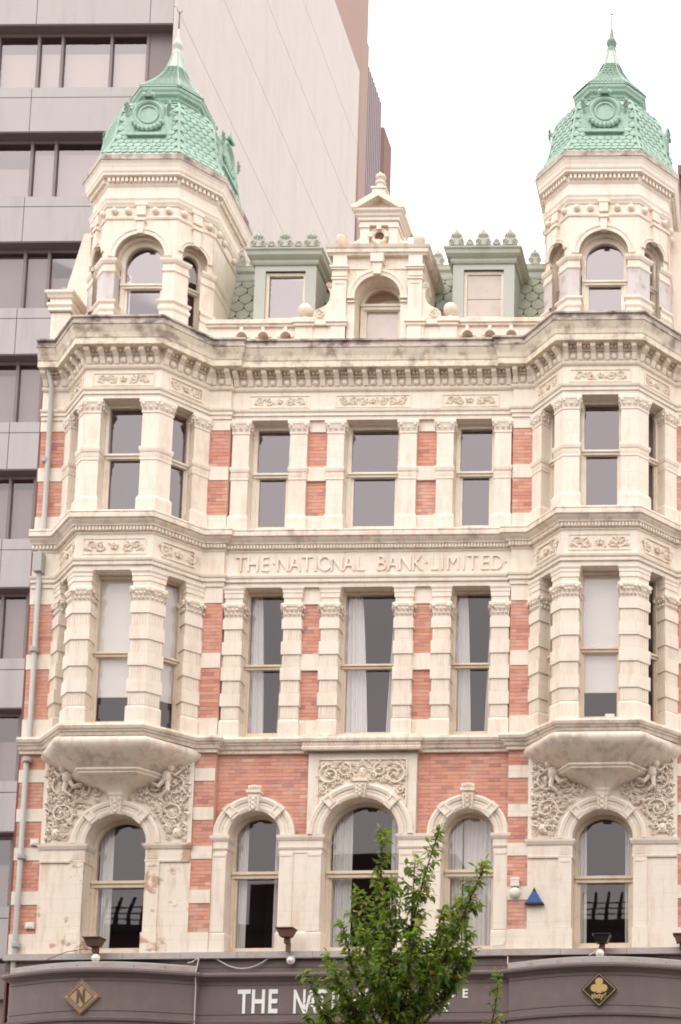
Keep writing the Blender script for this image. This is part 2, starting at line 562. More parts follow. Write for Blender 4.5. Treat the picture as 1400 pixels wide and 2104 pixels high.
def curl(mb, x, y, z, r, turns, sgn, a0, t=0.03, y_out=0.03):
    """a scroll: a tapering tube wound into a spiral, standing proud of the plane y"""
    pts = []
    N = int(12 * turns) + 4
    for i in range(N + 1):
        u = i / N
        a = a0 + sgn * 2 * PI * turns * u
        rr = r * (1 - u) ** 0.8 + 0.012
        pts.append((x + rr * math.cos(a), y - y_out * (0.5 + u), z + rr * math.sin(a)))
    mb.tube(pts, t, 5, t * 0.55)
    mb.sphere(x, y - y_out * 1.6, z, t * 1.3, t * 1.2, t * 1.3, 6, 4)
    for i in range(2, N, 2):                       # acanthus leaflets on the outside of the curve
        u = i / N
        if u > 0.62:
            break
        a = a0 + sgn * 2 * PI * turns * u
        rr = r * (1 - u) ** 0.8 + t * 1.3
        leaf_lump(mb, x + rr * math.cos(a), y, z + rr * math.sin(a), a - sgn * 0.5, t * 2.4, t * 1.1)

def leaf_lump(mb, x, y, z, a, L, w):
    c, s = math.cos(a), math.sin(a)
    P = [(-0.3 * L, 0, .3), (0.2 * L, w, .6), (0.2 * L, -w, .6), (0.9 * L, 0.15 * w, .15), (0.25 * L, 0, 1.5)]
    vs = [(x + p * c - q * s, y - h * w, z + p * s + q * c) for p, q, h in P]
    mb.add(vs, [(0, 4, 1), (0, 2, 4), (1, 4, 3), (2, 3, 4)])

def flower(mb, x, y, z, r, k=5):
    for i in range(k):
        a = 2 * PI * i / k + 0.3
        mb.sphere(x + r * 0.6 * math.cos(a), y - r * 0.25, z + r * 0.6 * math.sin(a), r * 0.42, r * 0.4, r * 0.42, 6, 4)
    mb.sphere(x, y - r * 0.4, z, r * 0.25, r * 0.4, r * 0.25, 6, 4)

# ------------------------------------------------------------------ ground and street (below the frame)
g = MB(); g.box(-600, 600, -600, 900, -0.4, 0.0)
part('ground', g, 'paving', kind='structure')
g = MB(); g.box(-300, 300, -22.5, -4.5, -0.1, 0.004)
part('road', g, 'asphalt', kind='structure')
g = MB(); g.box(-300, 300, -4.5, -0.9, 0.0, 0.12)
part('pavement', g, 'paving', kind='structure')
g = MB(); g.box(-300, 300, -29.5, -22.5, 0.0, 0.12)
part('pavement', g, 'paving', kind='structure')

# ------------------------------------------------------------------ the bank
bank = thing('bank_building', 'ornate cream and red brick Victorian bank with two copper domed turrets', 'building')
CX = 4.6                         # bay axes at x = -4.6 and +4.6
W, DF, DB, SB = 0.72, -0.83, -0.13, 1.42      # bay: half front, front plane, where slants end, half width there

def facade_path(strip=-0.11, mid=-0.05, extra=0.0):
    p = [(-6.515, strip)]
    for s in (-1, 1):
        c = s * CX
        k = SB + (DB - strip)
        bay = [(c - k, strip), (c - W, DF), (c + W, DF), (c + k, strip)]
        if s < 0:
            p += bay + [(-2.79, strip), (-2.79, mid)]
        else:
            p += [(2.79, mid), (2.79, strip)] + bay
    return p + [(6.515, strip)]
PATH = facade_path()

def band(name, prof, mat='cream', path=None):
    b = MB(); b.sweep(path or PATH, prof, caps=True)
    return part(name, b, mat, bank)

# --- second floor entablature and main cornice
band('entablature', [(-.42, 18.34), (.02, 18.33), (.02, 18.40), (.045, 18.41), (.045, 18.47), (.07, 18.49), (.08, 18.53), (0, 18.545),
                     (0, 18.93), (.035, 18.95), (.05, 18.975), (.055, 19.0), (.02, 19.01), (.02, 19.27), (.05, 19.30)])
band('cornice', [(.05, 19.30), (.27, 19.305), (.27, 19.42), (.285, 19.44), (.27, 19.45), (.29, 19.53), (.33, 19.62), (.345, 19.66)], 'cyma')
band('cornice_cap', [(.345, 19.66), (.36, 19.665), (.36, 19.70), (.34, 19.705), (.335, 19.79), (.375, 19.80), (.375, 19.835), (.30, 19.85), (-.5, 19.93)], 'weathered')
# --- first floor entablature, string course with dentils
band('frieze', [(-.42, 14.84), (.02, 14.83), (.02, 14.91), (.045, 14.92), (.045, 14.99), (.07, 15.01), (.08, 15.05), (0, 15.065), (0, 15.55), (.02, 15.56), (.02, 15.60)])
band('string_course', [(.02, 15.60), (.05, 15.605), (.05, 15.68), (.09, 15.69), (.10, 15.72), (.15, 15.77), (.16, 15.80), (.20, 15.81), (.20, 15.88), (.185, 15.90), (.20, 15.92), (.19, 15.955), (-.42, 16.02)], 'ledge')
# --- ledge below the first floor windows
LP = facade_path(-.13, -.02)
band('sill_course', [(-.1, 11.47), (.03, 11.475), (.03, 11.53), (.07, 11.545), (.09, 11.60), (.12, 11.62), (.12, 11.64), (.155, 11.66), (.175, 11.71), (.155, 11.76), (.12, 11.775), (-.42, 11.80)], 'ledge', LP)

def along(path, spacing, o, inset=0.1):
    """points and headings at an even spacing along each leg of a path offset by o"""
    q = offset(path, o)
    res = []
    for (ax, ay), (bx, by) in zip(q, q[1:]):
        L = math.hypot(bx - ax, by - ay)
        if L < spacing * 0.8 or max(ay, by) > 0.4:
            continue
        n = max(1, round((L - 2 * inset) / spacing))
        for i in range(n + 1):
            t = (inset + (L - 2 * inset) * i / n) / L
            res.append((ax + (bx - ax) * t, ay + (by - ay) * t, math.atan2(by - ay, bx - ax), i == n, (L - 2 * inset) / n))
    return res

# cornice brackets, each its own part, and the knobs between them
b = MB()
b.prism_x([(0.02, 19.03), (-.03, 19.04), (-.05, 19.09), (-.07, 19.15), (-.13, 19.20), (-.18, 19.23), (-.185, 19.302), (0.02, 19.302)], -.048, .048)
bracket_me = b.mesh('bracket'); bracket_me.materials.append(M['cream'])
b = MB(); b.sphere(0, -.02, 19.10, .062, .05, .062, 8, 6)
knob_me = b.mesh('knob', True); knob_me.materials.append(M['cream'])
b = MB()
for i in (-1, 1):
    b.sphere(i * .04, -.09, 19.27, .03, .03, .03, 6, 4)
b.box(-.085, .085, -.04, 0, 19.215, 19.30)
pend_me = b.mesh('coffer'); pend_me.materials.append(M['carved'])
for x, y, a, last, sp in along(PATH, 0.285, .022, 0.07):
    mw = frame_at(x, y, a)
    link('bracket', bracket_me, None, bank, mw)
    if not last:
        m2 = mw @ Matrix.Translation((sp / 2, 0, 0))
        link('knob', knob_me, None, bank, m2)
        link('coffer', pend_me, None, bank, m2)

def dentils(name, path, z0, z1, o, depth, pitch, mat='cream'):
    b = MB()
    q = offset(path, o)
    for (ax, ay), (bx, by) in zip(q, q[1:]):
        L = math.hypot(bx - ax, by - ay)
        if max(ay, by) > 0.6 or L < pitch:
            continue
        n = int(L / pitch)
        b.xf = frame_at(ax, ay, math.atan2(by - ay, bx - ax))
        for i in range(n):
            x = (i + .5) * L / n
            b.box(x - pitch * .3, x + pitch * .3, -depth, .004, z0, z1)
    part(name, b, mat, bank, kind='stuff')
dentils('dentils', PATH, 15.608, 15.676, .051, .035, .062)
dentils('small_dentils', PATH, 14.925, 14.955, .046, .012, .05)

# --- carved friezes
def carve_panel(mb, x0, x1, z0, z1, y, flip=1, seed=1):
    """a recessed panel of scrolls either side of a centre flower"""
    r = random.Random(seed)
    H = z1 - z0
    w = x1 - x0
    cx, cz = (x0 + x1) / 2, (z0 + z1) / 2
    flower(mb, cx, y, cz, H * .30)
    n = max(1, int(w / 2 / (H * .95)))
    for s in (-1, 1):
        for k in range(n):
            x = cx + s * (H * .8 + k * (w / 2 - H * .8) / n)
            curl(mb, x + s * H * .1, y, cz + (.06 if k % 2 else -.06) * H, H * .34, 1.3, s * (1 if k % 2 else -1), PI / 2 + (PI if k % 2 else 0), H * .055, H * .06)
            flower(mb, x + s * H * .52, y, cz + (-.2 if k % 2 else .2) * H, H * .16, 4)
            for j in range(4):
                leaf_lump(mb, x + r.uniform(-.5, .5) * H, y, cz + r.uniform(-.4, .4) * H, r.uniform(0, 6.3), H * .2, H * .09)

def panel_frame(mb, x0, x1, z0, z1, y, t=.025, d=.012):
    mb.box(x0, x1, y - d, y + .004, z1 - t, z1); mb.box(x0, x1, y - d, y + .004, z0, z0 + t)
    mb.box(x0, x0 + t, y - d, y + .004, z0 + t, z1 - t); mb.box(x1 - t, x1, y - d, y + .004, z0 + t, z1 - t)

SL = math.hypot(SB - W, DB - DF)
def bay_faces(s):
    c = s * CX
    mx, my = (W + SB) / 2, (DF + DB) / 2
    return [(frame_at(c - mx, my, -PI / 4), SL), (frame_at(c, DF, 0), 2 * W), (frame_at(c + mx, my, PI / 4), SL)]

def carved(name, xf, x0, x1, z0, z1, seed):
    b = MB(xf)
    panel_frame(b, x0, x1, z0, z1, -.002)
    carve_panel(b, x0 + .04, x1 - .04, z0 + .03, z1 - .03, -.002, 1, seed)
    part(name, b, 'carved', bank)
seed = 1
for s in (-1, 1):
    for k, (xf, L) in enumerate(bay_faces(s)):
        h = L / 2 - (.12 if k == 1 else .17)
        carved('carved_panel', xf, -h, h, 18.60, 18.87, seed)
        carved('carved_panel', xf, -h, h, 15.15, 15.48, seed + 1)
        seed += 2
for x0, x1 in ((-2.45, -1.25), (-.75, .75), (1.35, 2.5)):
    carved('carved_panel', frame_at(0, -.05, 0), x0, x1, 18.60, 18.87, seed); seed += 1

# raised inscription
words = 'THE\u00b7NATIONAL BANK\u00b7LIMITED\u00b7'
adv = {'I': .10, '\u00b7': .10, ' ': .17, 'M': .265, 'L': .175}
tw = sum(adv.get(ch, .205) for ch in words)
x = -2.60
k = 5.33 / tw
meshes = {}
for ch in words:
    a = adv.get(ch, .205) * k
    if ch == '\u00b7':
        b = MB(); b.sphere(0, 0, .16, .022, .02, .022, 6, 4)
        meshes.setdefault(ch, b.mesh('letter_stop'))
    elif ch != ' ' and ch not in meshes:
        meshes[ch] = text_mesh(ch, .455, .016, 0.0, .80)
    if ch != ' ':
        me = meshes[ch]
        o = link('letter', me, 'cream', bank, Matrix.Translation((x + a / 2, -.062, 15.165)))
    x += a

# --- rusticated and plain pilasters
def pilaster_upper(path, holder):
    b = MB()
    b.sweep(path, [(.035, 15.98), (.035, 16.27), (.02, 16.31), (0, 16.34), (0, 17.06), (.012, 17.07), (.012, 17.12), (.004, 17.13), (.004, 17.22), (.02, 17.24),
                   (.03, 17.29), (.03, 17.335), (0, 17.35), (0, 18.03), (.014, 18.04), (.014, 18.065), (.004, 18.075), (.012, 18.14), (.035, 18.22), (.05, 18.245), (.05, 18.30), (.03, 18.335)])
    q = offset(path, .004)
    for (ax, ay), (bx, by) in zip(q, q[1:]):
        L = math.hypot(bx - ax, by - ay)
        if L < .15:
            continue
        b.xf = frame_at(ax, ay, math.atan2(by - ay, bx - ax))
        n = int(L / .045)
        for i in range(n):
            u = (i + .5) * L / n
            b.box(u - .012, u + .012, -.012, .002, 17.135, 17.215)
        n = max(2, int(L / .085))
        for i in range(n):
            u = (i + .5) * L / n
            leaf_lump(b, u, -.012, 18.12, PI / 2, .085, .032)
        for u in (.03, L - .03):
            b.sphere(u, -.03, 18.21, .035, .03, .035, 6, 4)
    b.xf = None
    part('pilaster', b, 'cream', holder)

LINES = [13.97, 13.45, 12.93, 12.41]
def pilaster_lower(path, holder):
    b = MB()
    b.sweep(path, [(.03, 11.78), (.03, 12.10), (.02, 12.13), (0, 12.15), (-.004, 12.155), (-.004, 14.155), (0, 14.16), (.015, 14.17), (.015, 14.20), (.0, 14.21), (.01, 14.30), (.03, 14.40), (.05, 14.43), (.055, 14.47), (.03, 14.50), (.005, 14.51),
                   (.005, 14.60), (.02, 14.61), (.02, 14.70), (.03, 14.71), (.03, 14.76), (.05, 14.80), (.05, 14.835)])
    q = offset(path, .004)
    for (ax, ay), (bx, by) in zip(q, q[1:]):
        L = math.hypot(bx - ax, by - ay)
        if L < .12:
            continue
        b.xf = frame_at(ax, ay, math.atan2(by - ay, bx - ax))
        n = max(3, int(L / .07))
        for i in range(n):
            u = (i + .5) * L / n
            leaf_lump(b, u, -.01, 14.25, PI / 2, .075, .03)
            leaf_lump(b, u + .03, -.025, 14.34, PI / 2, .07, .03)
        for u in (.025, L - .025):
            b.sphere(u, -.045, 14.41, .04, .035, .04, 6, 4)
    b.xf = None
    base = part('pilaster', b, 'cream', holder)
    zs = [12.155] + LINES[::-1] + [14.165]
    for i in range(5):
        z0, z1 = zs[i], zs[i + 1]
        c = MB()
        zm = z0 + (z1 - z0) * .50 if i else z0 + .02
        flute_top = z1 - .002
        o = .028
        if i == 4:
            c.sweep(path, [(0, z0), (o, z0 + .002), (o, z1)])
        else:
            prof = [(0, z0), (o, z0 + .002), (o, zm), (.0, zm + .012), (0, z1)] if i else [(0, z0), (0, z1)]
            c.sweep(path, prof)
            qq = offset(path, 0)
            for (ax, ay), (bx, by) in zip(qq, qq[1:]):
                L = math.hypot(bx - ax, by - ay)
                c.xf = frame_at(ax, ay, math.atan2(by - ay, bx - ax))
                n = max(2, int(L / .048))
                for j in range(n):
                    u = (j + .5) * L / n
                    c.box(u - .014, u + .014, -.009, .002, zm + .014 if i else z0 + .01, flute_top)
            c.xf = None
        part('block', c, 'cream', base)

# bay pillars
def mirror(path):
    return [(-x, y) for x, y in path[::-1]]
d = .7071
t1, t2 = .27, SL * .70
corner = [(.40, DF + .36), (.40, DF), (W, DF), (W + t1 * d, DF + t1 * d), (W + t1 * d - .3 * d, DF + t1 * d + .3 * d)]
inner = [(W + t2 * d - .3 * d, DF + t2 * d + .3 * d), (W + t2 * d, DF + t2 * d), (SB, DB), (SB, .1)]
for s in (-1, 1):
    for pth in (corner, mirror(corner), inner, mirror(inner)):
        pp = [(x + s * CX, y) for x, y in pth]
        pilaster_upper(pp, bank)
        pilaster_lower(pp, bank)
# main wall pilasters
PIL = [(-2.75, -2.42), (-1.61, -1.28), (-.88, -.55), (.55, .88), (1.28, 1.61), (2.42, 2.75)]
for a, c in PIL:
    path = [(a, .22), (a, -.06), (c, -.06), (c, .22)]
    pilaster_upper(path, bank)
    pilaster_lower(path, bank)

# walls behind: piers between windows (mortar faced, bricks are laid on them) and spandrels
for a, c in ((-2.785, -2.43), (-1.60, -.56), (.56, 1.60), (2.43, 2.785)):
    for z0, z1 in ((11.80, 14.835), (16.0, 18.335)):
        w = MB(); w.box(a, c, .02, .42, z0, z1)
        part('brick_wall', w, 'mortar', bank)
for s in (-1, 1):
    for a, c in ((2.79, 3.26), (5.98, 6.515)):
        x0, x1 = sorted((s * a, s * c))
        for z0, z1 in ((7.55, 11.5), (11.79, 14.835), (15.98, 18.335)):
            w = MB(); w.box(x0, x1, -.085, .40, z0, z1)
            part('brick_wall', w, 'mortar', bank)
for z0, z1 in ((18.345, 19.9), (14.845, 15.99), (11.47, 11.79)):
    w = MB(); w.box(-2.78, 2.78, .05, .41, z0, z1)
    part('spandrel', w, 'cream', bank)

# bricks: the 300 largest in view (the field over the side arches) are parts, the others one stuff part
BRICKS = []
def brick_field(x0, x1, z0, z1, y, skip=None, big=False):
    h, L, j = .0745, .226, .0075
    n = max(1, round((z1 - z0) / h))
    hh = (z1 - z0) / n
    for r in range(n):
        x = x0 - (L / 2 if r % 2 else 0)
        while x < x1 - .03:
            a, c = max(x, x0), min(x + L, x1)
            if c - a > .04:
                za = z0 + r * hh
                if not (skip and skip((a + c) / 2, za + hh / 2)):
                    BRICKS.append((a + j / 2, c - j / 2, za + j / 2, za + hh - j / 2, y + rnd.uniform(-.0015, .0015), big))
            x += L
for a, c in ((-1.28, -.88), (.88, 1.28)):
    for z0, z1 in ((16.34, 17.06), (17.36, 18.10), (12.15, 13.14), (13.48, 14.50)):
        brick_field(a + .005, c - .005, z0, z1, .014)
for a, c in ((-2.79, -2.75), (2.75, 2.79)):
    for z0, z1 in ((16.34, 17.06), (17.36, 18.10), (12.15, 13.14), (13.48, 14.50)):
        brick_field(a, c, z0, z1, .012)
STRIP_UP = ((16.32, 17.05), (17.34, 18.10), (12.18, 13.18), (13.49, 14.50))
STRIP_LO = ((7.98, 8.53), (8.80, 9.39), (9.65, 10.15), (10.41, 10.92), (11.18, 11.48))
for s in (-1, 1):
    for a, c in ((2.79, 3.24), (5.98, 6.515)):
        x0, x1 = sorted((s * a, s * c))
        for z0, z1 in STRIP_UP + STRIP_LO:
            brick_field(x0, x1, z0, z1, -.091)
for s in (-1, 1):
    xa, xb = sorted((s * 2.79, s * 1.04))
    cx = s * 2.03
    brick_field(xa, xb, 9.87, 11.475, .019, lambda x, z, cx=cx: (x - cx) ** 2 + (z - 9.85) ** 2 < .70 ** 2, True)
unit = MB(); unit.box(-.5, .5, -.5, .5, -.5, .5)
brick_me = unit.mesh('brick'); brick_me.materials.append(M['brick'])
bigs = [q for q in BRICKS if q[5]]
rest = [q for q in BRICKS if not q[5]]
bigs.sort(key=lambda q: -(q[1] - q[0]))
rest += bigs[300:]
for a, c, z0, z1, y, _ in bigs[:300]:
    link('brick', brick_me, None, bank, Matrix.Translation(((a + c) / 2, y + .03, (z0 + z1) / 2)) @ Matrix.Diagonal((c - a, .06, z1 - z0, 1)))
b = MB()
for a, c, z0, z1, y, _ in rest:
    b.tint = rnd.uniform(.01, .99)
    b.box(a, c, y, y + .06, z0, z1)
part('bricks', b, 'brick', bank, kind='stuff')

# stone bands and quoins that cross the brick strips
for a, c in ((-1.28, -.88), (.88, 1.28), (-2.79, -2.75), (2.75, 2.79)):
    for z0, z1 in ((15.98, 16.335), (17.065, 17.355), (18.105, 18.34), (11.79, 12.145), (13.145, 13.475), (14.505, 14.84)):
        b = MB(); b.box(a, c, -.012 if z0 not in (13.145, 17.065) else -.03, .03, z0, z1)
        part('stone_band', b, 'cream', bank)
q_levels = [(15.98, 16.315), (17.055, 17.335), (18.105, 18.34), (11.79, 12.175), (13.185, 13.485), (14.505, 14.84),
            (7.56, 7.975), (8.535, 8.795), (9.395, 9.645), (10.155, 10.405), (10.925, 11.175)]
for s in (-1, 1):
    for a, c in ((2.795, 3.24), (5.98, 6.525)):
        x0, x1 = sorted((s * a, s * c))
        for z0, z1 in q_levels:
            b = MB(); b.box(x0, x1, -.105, 0, z0, z1)
            part('quoin', b, 'cream', bank)
# the left flank of the building: brick quoins seen edge on
b = MB(); b.box(-6.56, -6.522, -.08, 9.0, 0, 19.4)
part('side_wall', b, 'brick_dark', bank)
b = MB(); b.box(6.522, 6.56, -.08, 9.0, 0, 19.4)
part('side_wall', b, 'brick_dark', bank)

# --- arcade floor: three arches between the bays
w = MB()
w.arch_wall(-2.79, -1.27, 7.55, 11.48, -2.03, .512, 9.85, .025, .41)
w.arch_wall(1.27, 2.79, 7.55, 11.48, 2.03, .512, 9.85, .025, .41)
w.arch_wall(-1.265, 1.265, 7.55, 11.48, 0, .745, 9.85, .025, .41)
part('arcade_wall', w, 'mortar', bank)
w = MB()
w.arch_wall(-1.04, 1.04, 9.60, 11.478, 0, .73, 9.85, -.055, .40)
w.box(-1.04, -1.036, -.055, .03, 9.6, 11.478); w.box(1.036, 1.04, -.055, .03, 9.6, 11.478)
part('arch_surround', w, 'cream', bank)
# intrados linings of the side arches
for s in (-1, 1):
    w = MB(); w.arch(s * 2.03, 9.85, [(.498, .02), (.498, .42)], 24)
    part('arch_soffit', w, 'cream', bank)

# piers below the arches with impost mouldings
PIERS = [(-2.795, -2.53, 1), (-1.53, -.73, 2), (.73, 1.53, 2), (2.53, 2.795, 1)]
for a, c, k in PIERS:
    b = MB()
    path = [(a, .42), (a, -.045), (c, -.045), (c, .42)]
    b.sweep(path, [(.03, 7.52), (.03, 7.93), (.015, 7.97), (0, 7.98), (0, 9.50), (.012, 9.505), (.012, 9.53), (0, 9.535), (0, 9.58), (.02, 9.585), (.03, 9.62), (.015, 9.63), (.015, 9.74), (.03, 9.75), (.055, 9.80), (.06, 9.85), (0, 9.87)])
    strips = [(a, c)] if k == 1 else [(a, a + .27), (c - .27, c)]
    for p, q in strips:
        b.box(p + .005, q - .005, -.068, -.04, 7.98, 9.50)
        b.box(p + .005, q - .005, -.082, -.04, 7.54, 7.94)
        b.box(p + .03, q - .03, -.078, -.06, 9.44, 9.485)
    part('pier', b, 'cream', bank)

def archivolt(cx, zs, r0, r1, y, xf_mat='cream', key_h=.13, fancy=True, keytop=0.12):
    b = MB()
    t = r1 - r0
    b.arch(cx, zs, [(r0 - .004, .1), (r0 - .004, y - .03), (r0 + t * .16, y - .05), (r0 + t * .34, y - .05), (r0 + t * .36, y - .03), (r0 + t * .48, y - .045), (r0 + t * .60, y - .03),
                    (r0 + t * .66, y - .06), (r0 + t * .86, y - .075), (r0 + t, y - .06), (r0 + t, y + .06)], 28)
    o = part('archivolt', b, xf_mat, bank)
    for sgn in (-1, 1):                          # square accent blocks at 45 degrees
        k = MB(Matrix.Translation((cx, 0, zs)) @ Matrix.Rotation(sgn * PI / 4.2, 4, 'Y'))
        wv = .085
        k.box(-wv, wv, y - .085, y + .1, r0 - .012, r1 + .012)
        k.box(-wv + .0, wv - .0, y - .100, y - .084, r0 + t * .16, r0 + t * .30); k.box(-wv, wv, y - .10, y - .084, r1 - .055, r1 - .01)
        k.box(-wv, -wv + .035, y - .10, y - .084, r0 + t * .30, r1 - .055); k.box(wv - .035, wv, y - .10, y - .084, r0 + t * .30, r1 - .055)
        part('accent_block', k, xf_mat, o)
    k = MB()                                     # keystone
    z0, z1 = zs + r0 - .03, zs + r1 + keytop
    k.prism([(cx - key_h * .62, z0), (cx + key_h * .62, z0), (cx + key_h * .9, z1 - .06), (cx - key_h * .9, z1 - .06)], y - .12, y + .1)
    k.box(cx - key_h * 1.05, cx + key_h * 1.05, y - .15, y + .05, z1 - .06, z1)
    for j in range(3):
        k.sphere(cx, y - .13, z0 + .05 + j * (z1 - z0 - .14) / 3, .05, .03, .045, 8, 5)
        for sg in (-1, 1):
            leaf_lump(k, cx + sg * .05, y - .12, z0 + .07 + j * (z1 - z0 - .14) / 3, PI / 2 + sg * .5, .08, .03)
    part('keystone', k, 'carved', o)
    return o
archivolt(-2.03, 9.85, .50, .775, -.02, keytop=.10)
archivolt(2.03, 9.85, .50, .775, -.02, keytop=.10)
archivolt(0, 9.85, .73, 1.0, -.06, keytop=.07)
for s in (-1, 1):                                 # crowns on the side keystones
    b = MB()
    for i in range(-2, 3):
        b.sphere(s * 2.03 + i * .05, -.10, 10.80 - abs(i) * .008, .034, .04, .045, 6, 5)
    part('keystone_crest', b, 'carved', bank)
# carved panel over the centre arch
b = MB()
for x0, x1, z0, z1 in ((-.86, .86, 11.32, 11.35), (-.86, -.83, 10.4, 11.32), (.83, .86, 10.4, 11.32)):
    b.box(x0, x1, -.085, -.05, z0, z1)
flower(b, 0, -.07, 11.26, .06); b.sphere(0, -.07, 11.07, .075, .055, .10, 10, 8)
b.sphere(0, -.125, 11.06, .016, .03, .03, 6, 4); b.box(-.03, .03, -.12, -.09, 11.005, 11.015)
for i in range(9):
    leaf_lump(b, .10 * math.cos(i * PI / 8), -.06, 11.10 + .10 * math.sin(i * PI / 8), i * PI / 8, .09, .03)
for sg in (-1, 1):
    b.sphere(sg * .04, -.13, 11.11, .022, .012, .016, 6, 4)
    curl(b, sg * .62, -.06, 11.03, .20, 1.6, -sg, PI / 2, .03, .03)
    curl(b, sg * .34, -.06, 11.12, .13, 1.4, sg, PI / 2, .024, .03)
    curl(b, sg * .22, -.06, 11.0, .08, 1.2, -sg, -PI / 2, .02, .03)
    curl(b, sg * .74, -.06, 10.72, .075, 1.3, sg, PI / 2, .02, .03)
    curl(b, sg * .46, -.06, 10.93, .07, 1.3, sg, 0, .018, .03)
    flower(b, sg * .74, -.06, 11.24, .06); flower(b, sg * .50, -.06, 11.25, .055); flower(b, sg * .2, -.06, 11.24, .05)
    for j in range(60):
        x = sg * rnd.uniform(.12, .82); z = rnd.uniform(10.62, 11.28)
        if x * x + (z - 9.85) ** 2 > 1.06 ** 2:
            leaf_lump(b, x, -.055, z, rnd.uniform(0, 6.3), .085, .034)
part('carved_tympanum', b, 'carved', bank)
b = MB()
b.sweep([(-1.12, .05), (-1.12, -.19), (1.12, -.19), (1.12, .05)], [(-.05, 11.485), (.01, 11.49), (.02, 11.54), (.0, 11.56), (.0, 11.63), (.035, 11.65), (.045, 11.70), (.02, 11.785), (-.1, 11.80)])
for i in range(34):
    b.sphere(-1.08 + i * 2.16 / 33, -.195, 11.60, .022, .02, .03, 6, 4)
part('egg_and_dart_ledge', b, 'ledge', bank)

# --- bay bases: face with arch, carved spandrels, bell shaped corbel
for s in (-1, 1):
    c = s * CX
    mat = 'peel' if s < 0 else 'cream'
    w = MB()
    w.arch_wall(c - 1.40, c + 1.40, 7.55, 11.48, c, .58, 9.70, -.11, .40)
    w.box(c - 1.42, c - 1.40, -.115, .1, 7.55, 11.48); w.box(c + 1.40, c + 1.42, -.115, .1, 7.55, 11.48)
    part('bay_base', w, mat, bank)
    for sg in (-1, 1):
        x0, x1 = sorted((c + sg * .58, c + sg * 1.40))
        b = MB()
        x0, x1 = (x0 - .004, x1) if sg > 0 else (x0, x1 + .004)
        path = [(x0, .395), (x0, -.125), (x1, -.125), (x1, .05)] if sg > 0 else [(x0, .05), (x0, -.125), (x1, -.125), (x1, .395)]
        b.sweep(path, [(.0, 9.33), (.015, 9.335), (.02, 9.37), (.008, 9.38), (.008, 9.58), (.03, 9.59), (.06, 9.65), (.065, 9.69), (0, 9.71)])
        p0, p1 = sorted((c + sg * .58, c + sg * .84))
        b.box(p0 + .002, p1, -.145, -.10, 7.98, 9.33)
        b.box(p0 - .02, p1 + .02, -.17, -.10, 7.54, 7.97)
        for j in range(6):
            b.box(p0 + .03 + j * .034, p0 + .05 + j * .034, -.145, -.12, 9.40, 9.56)
        b.box(p0 + .04, p1 - .04, -.155, -.14, 9.25, 9.30)
        part('impost', b, mat, bank)
    archivolt(c, 9.70, .58, .84, -.12, keytop=.13)
    # carved spandrels: scrolls, cherub bodies, a mask
    for sg in (-1, 1):
        b = MB()
        Y = -.11
        X = lambda u: c + sg * u
        spec = [(1.08, 10.86, .24, 1.7, 1, .042), (.70, 10.80, .17, 1.5, -1, .036), (1.05, 10.28, .22, 1.6, -1, .038), (1.16, 11.25, .13, 1.4, 1, .03),
                (.42, 10.72, .10, 1.3, 1, .026), (1.27, 10.60, .085, 1.3, -1, .022), (1.27, 10.02, .08, 1.3, 1, .02), (.93, 10.55, .10, 1.3, 1, .026), (1.28, 10.95, .07, 1.2, 1, .02), (.86, 11.12, .11, 1.4, -1, .026), (.55, 10.93, .08, 1.2, -1, .022), (1.28, 11.32, .06, 1.2, 1, .018),
                (.88, 10.33, .07, 1.2, -1, .02), (1.1, 10.58, .075, 1.2, -1, .02), (1.22, 10.42, .06, 1.2, 1, .018), (1.0, 9.98, .07, 1.3, -1, .02), (1.29, 9.83, .05, 1.2, -1, .016), (.98, 9.82, .05, 1.2, 1, .016)]
        for u, z, r, tn, dr, t in spec:
            curl(b, X(u), Y, z, r, tn, dr * sg, PI / 2 if dr > 0 else -PI / 2, t * .62, .055 if r > .15 else .035)
        # reclining cherub: head, torso, limbs
        b.sphere(X(1.02), Y - .13, 11.14, .075, .075, .085, 10, 8)
        b.sphere(X(.94), Y - .10, 10.98, .10, .09, .13, 10, 8)
        b.tube([(X(.97), Y - .12, 11.07), (X(1.10), Y - .12, 11.0), (X(1.2), Y - .09, 11.1)], .035, 6, .022)
        b.tube([(X(.90), Y - .10, 10.92), (X(.80), Y - .14, 10.78), (X(.66), Y - .10, 10.86)], .055, 6, .03)
        b.tube([(X(.96), Y - .10, 10.88), (X(.98), Y - .14, 10.70), (X(.86), Y - .10, 10.62)], .055, 6, .03)
        # mask at the foot
        b.sphere(X(1.14), Y - .02, 9.90, .085, .06, .10, 10, 8)
        b.sphere(X(1.14), Y - .08, 9.89, .02, .03, .03, 6, 4)
        for k in (-1, 1):
            curl(b, X(1.14) + k * .15, Y, 9.95, .06, 1.2, k, PI / 2, .015, .03)
            b.sphere(X(1.14) + k * .035, Y - .07, 9.925, .015, .012, .012, 6, 4)
        for u, z in ((1.30, 10.78), (1.30, 10.42), (1.31, 10.2), (.62, 10.98), (.80, 10.97), (1.32, 11.12)):
            flower(b, X(u), Y, z, .055)
        for j in range(330):
            u, z = rnd.uniform(.25, 1.34), rnd.uniform(9.78, 11.36)
            if u * u + (z - 9.70) ** 2 > .93 ** 2 and (u > 1.3 - (11.4 - z) * 1.15):
                leaf_lump(b, X(u), Y - rnd.uniform(0, .03), z, rnd.uniform(0, 6.3), rnd.uniform(.06, .13), rnd.uniform(.025, .045))
        part('carved_spandrel', b, 'carved', bank)
        b = MB()
        b.box(*sorted((X(1.34), X(1.42))), -.135, -.10, 9.71, 11.47)
        part('margin', b, 'cream', bank)
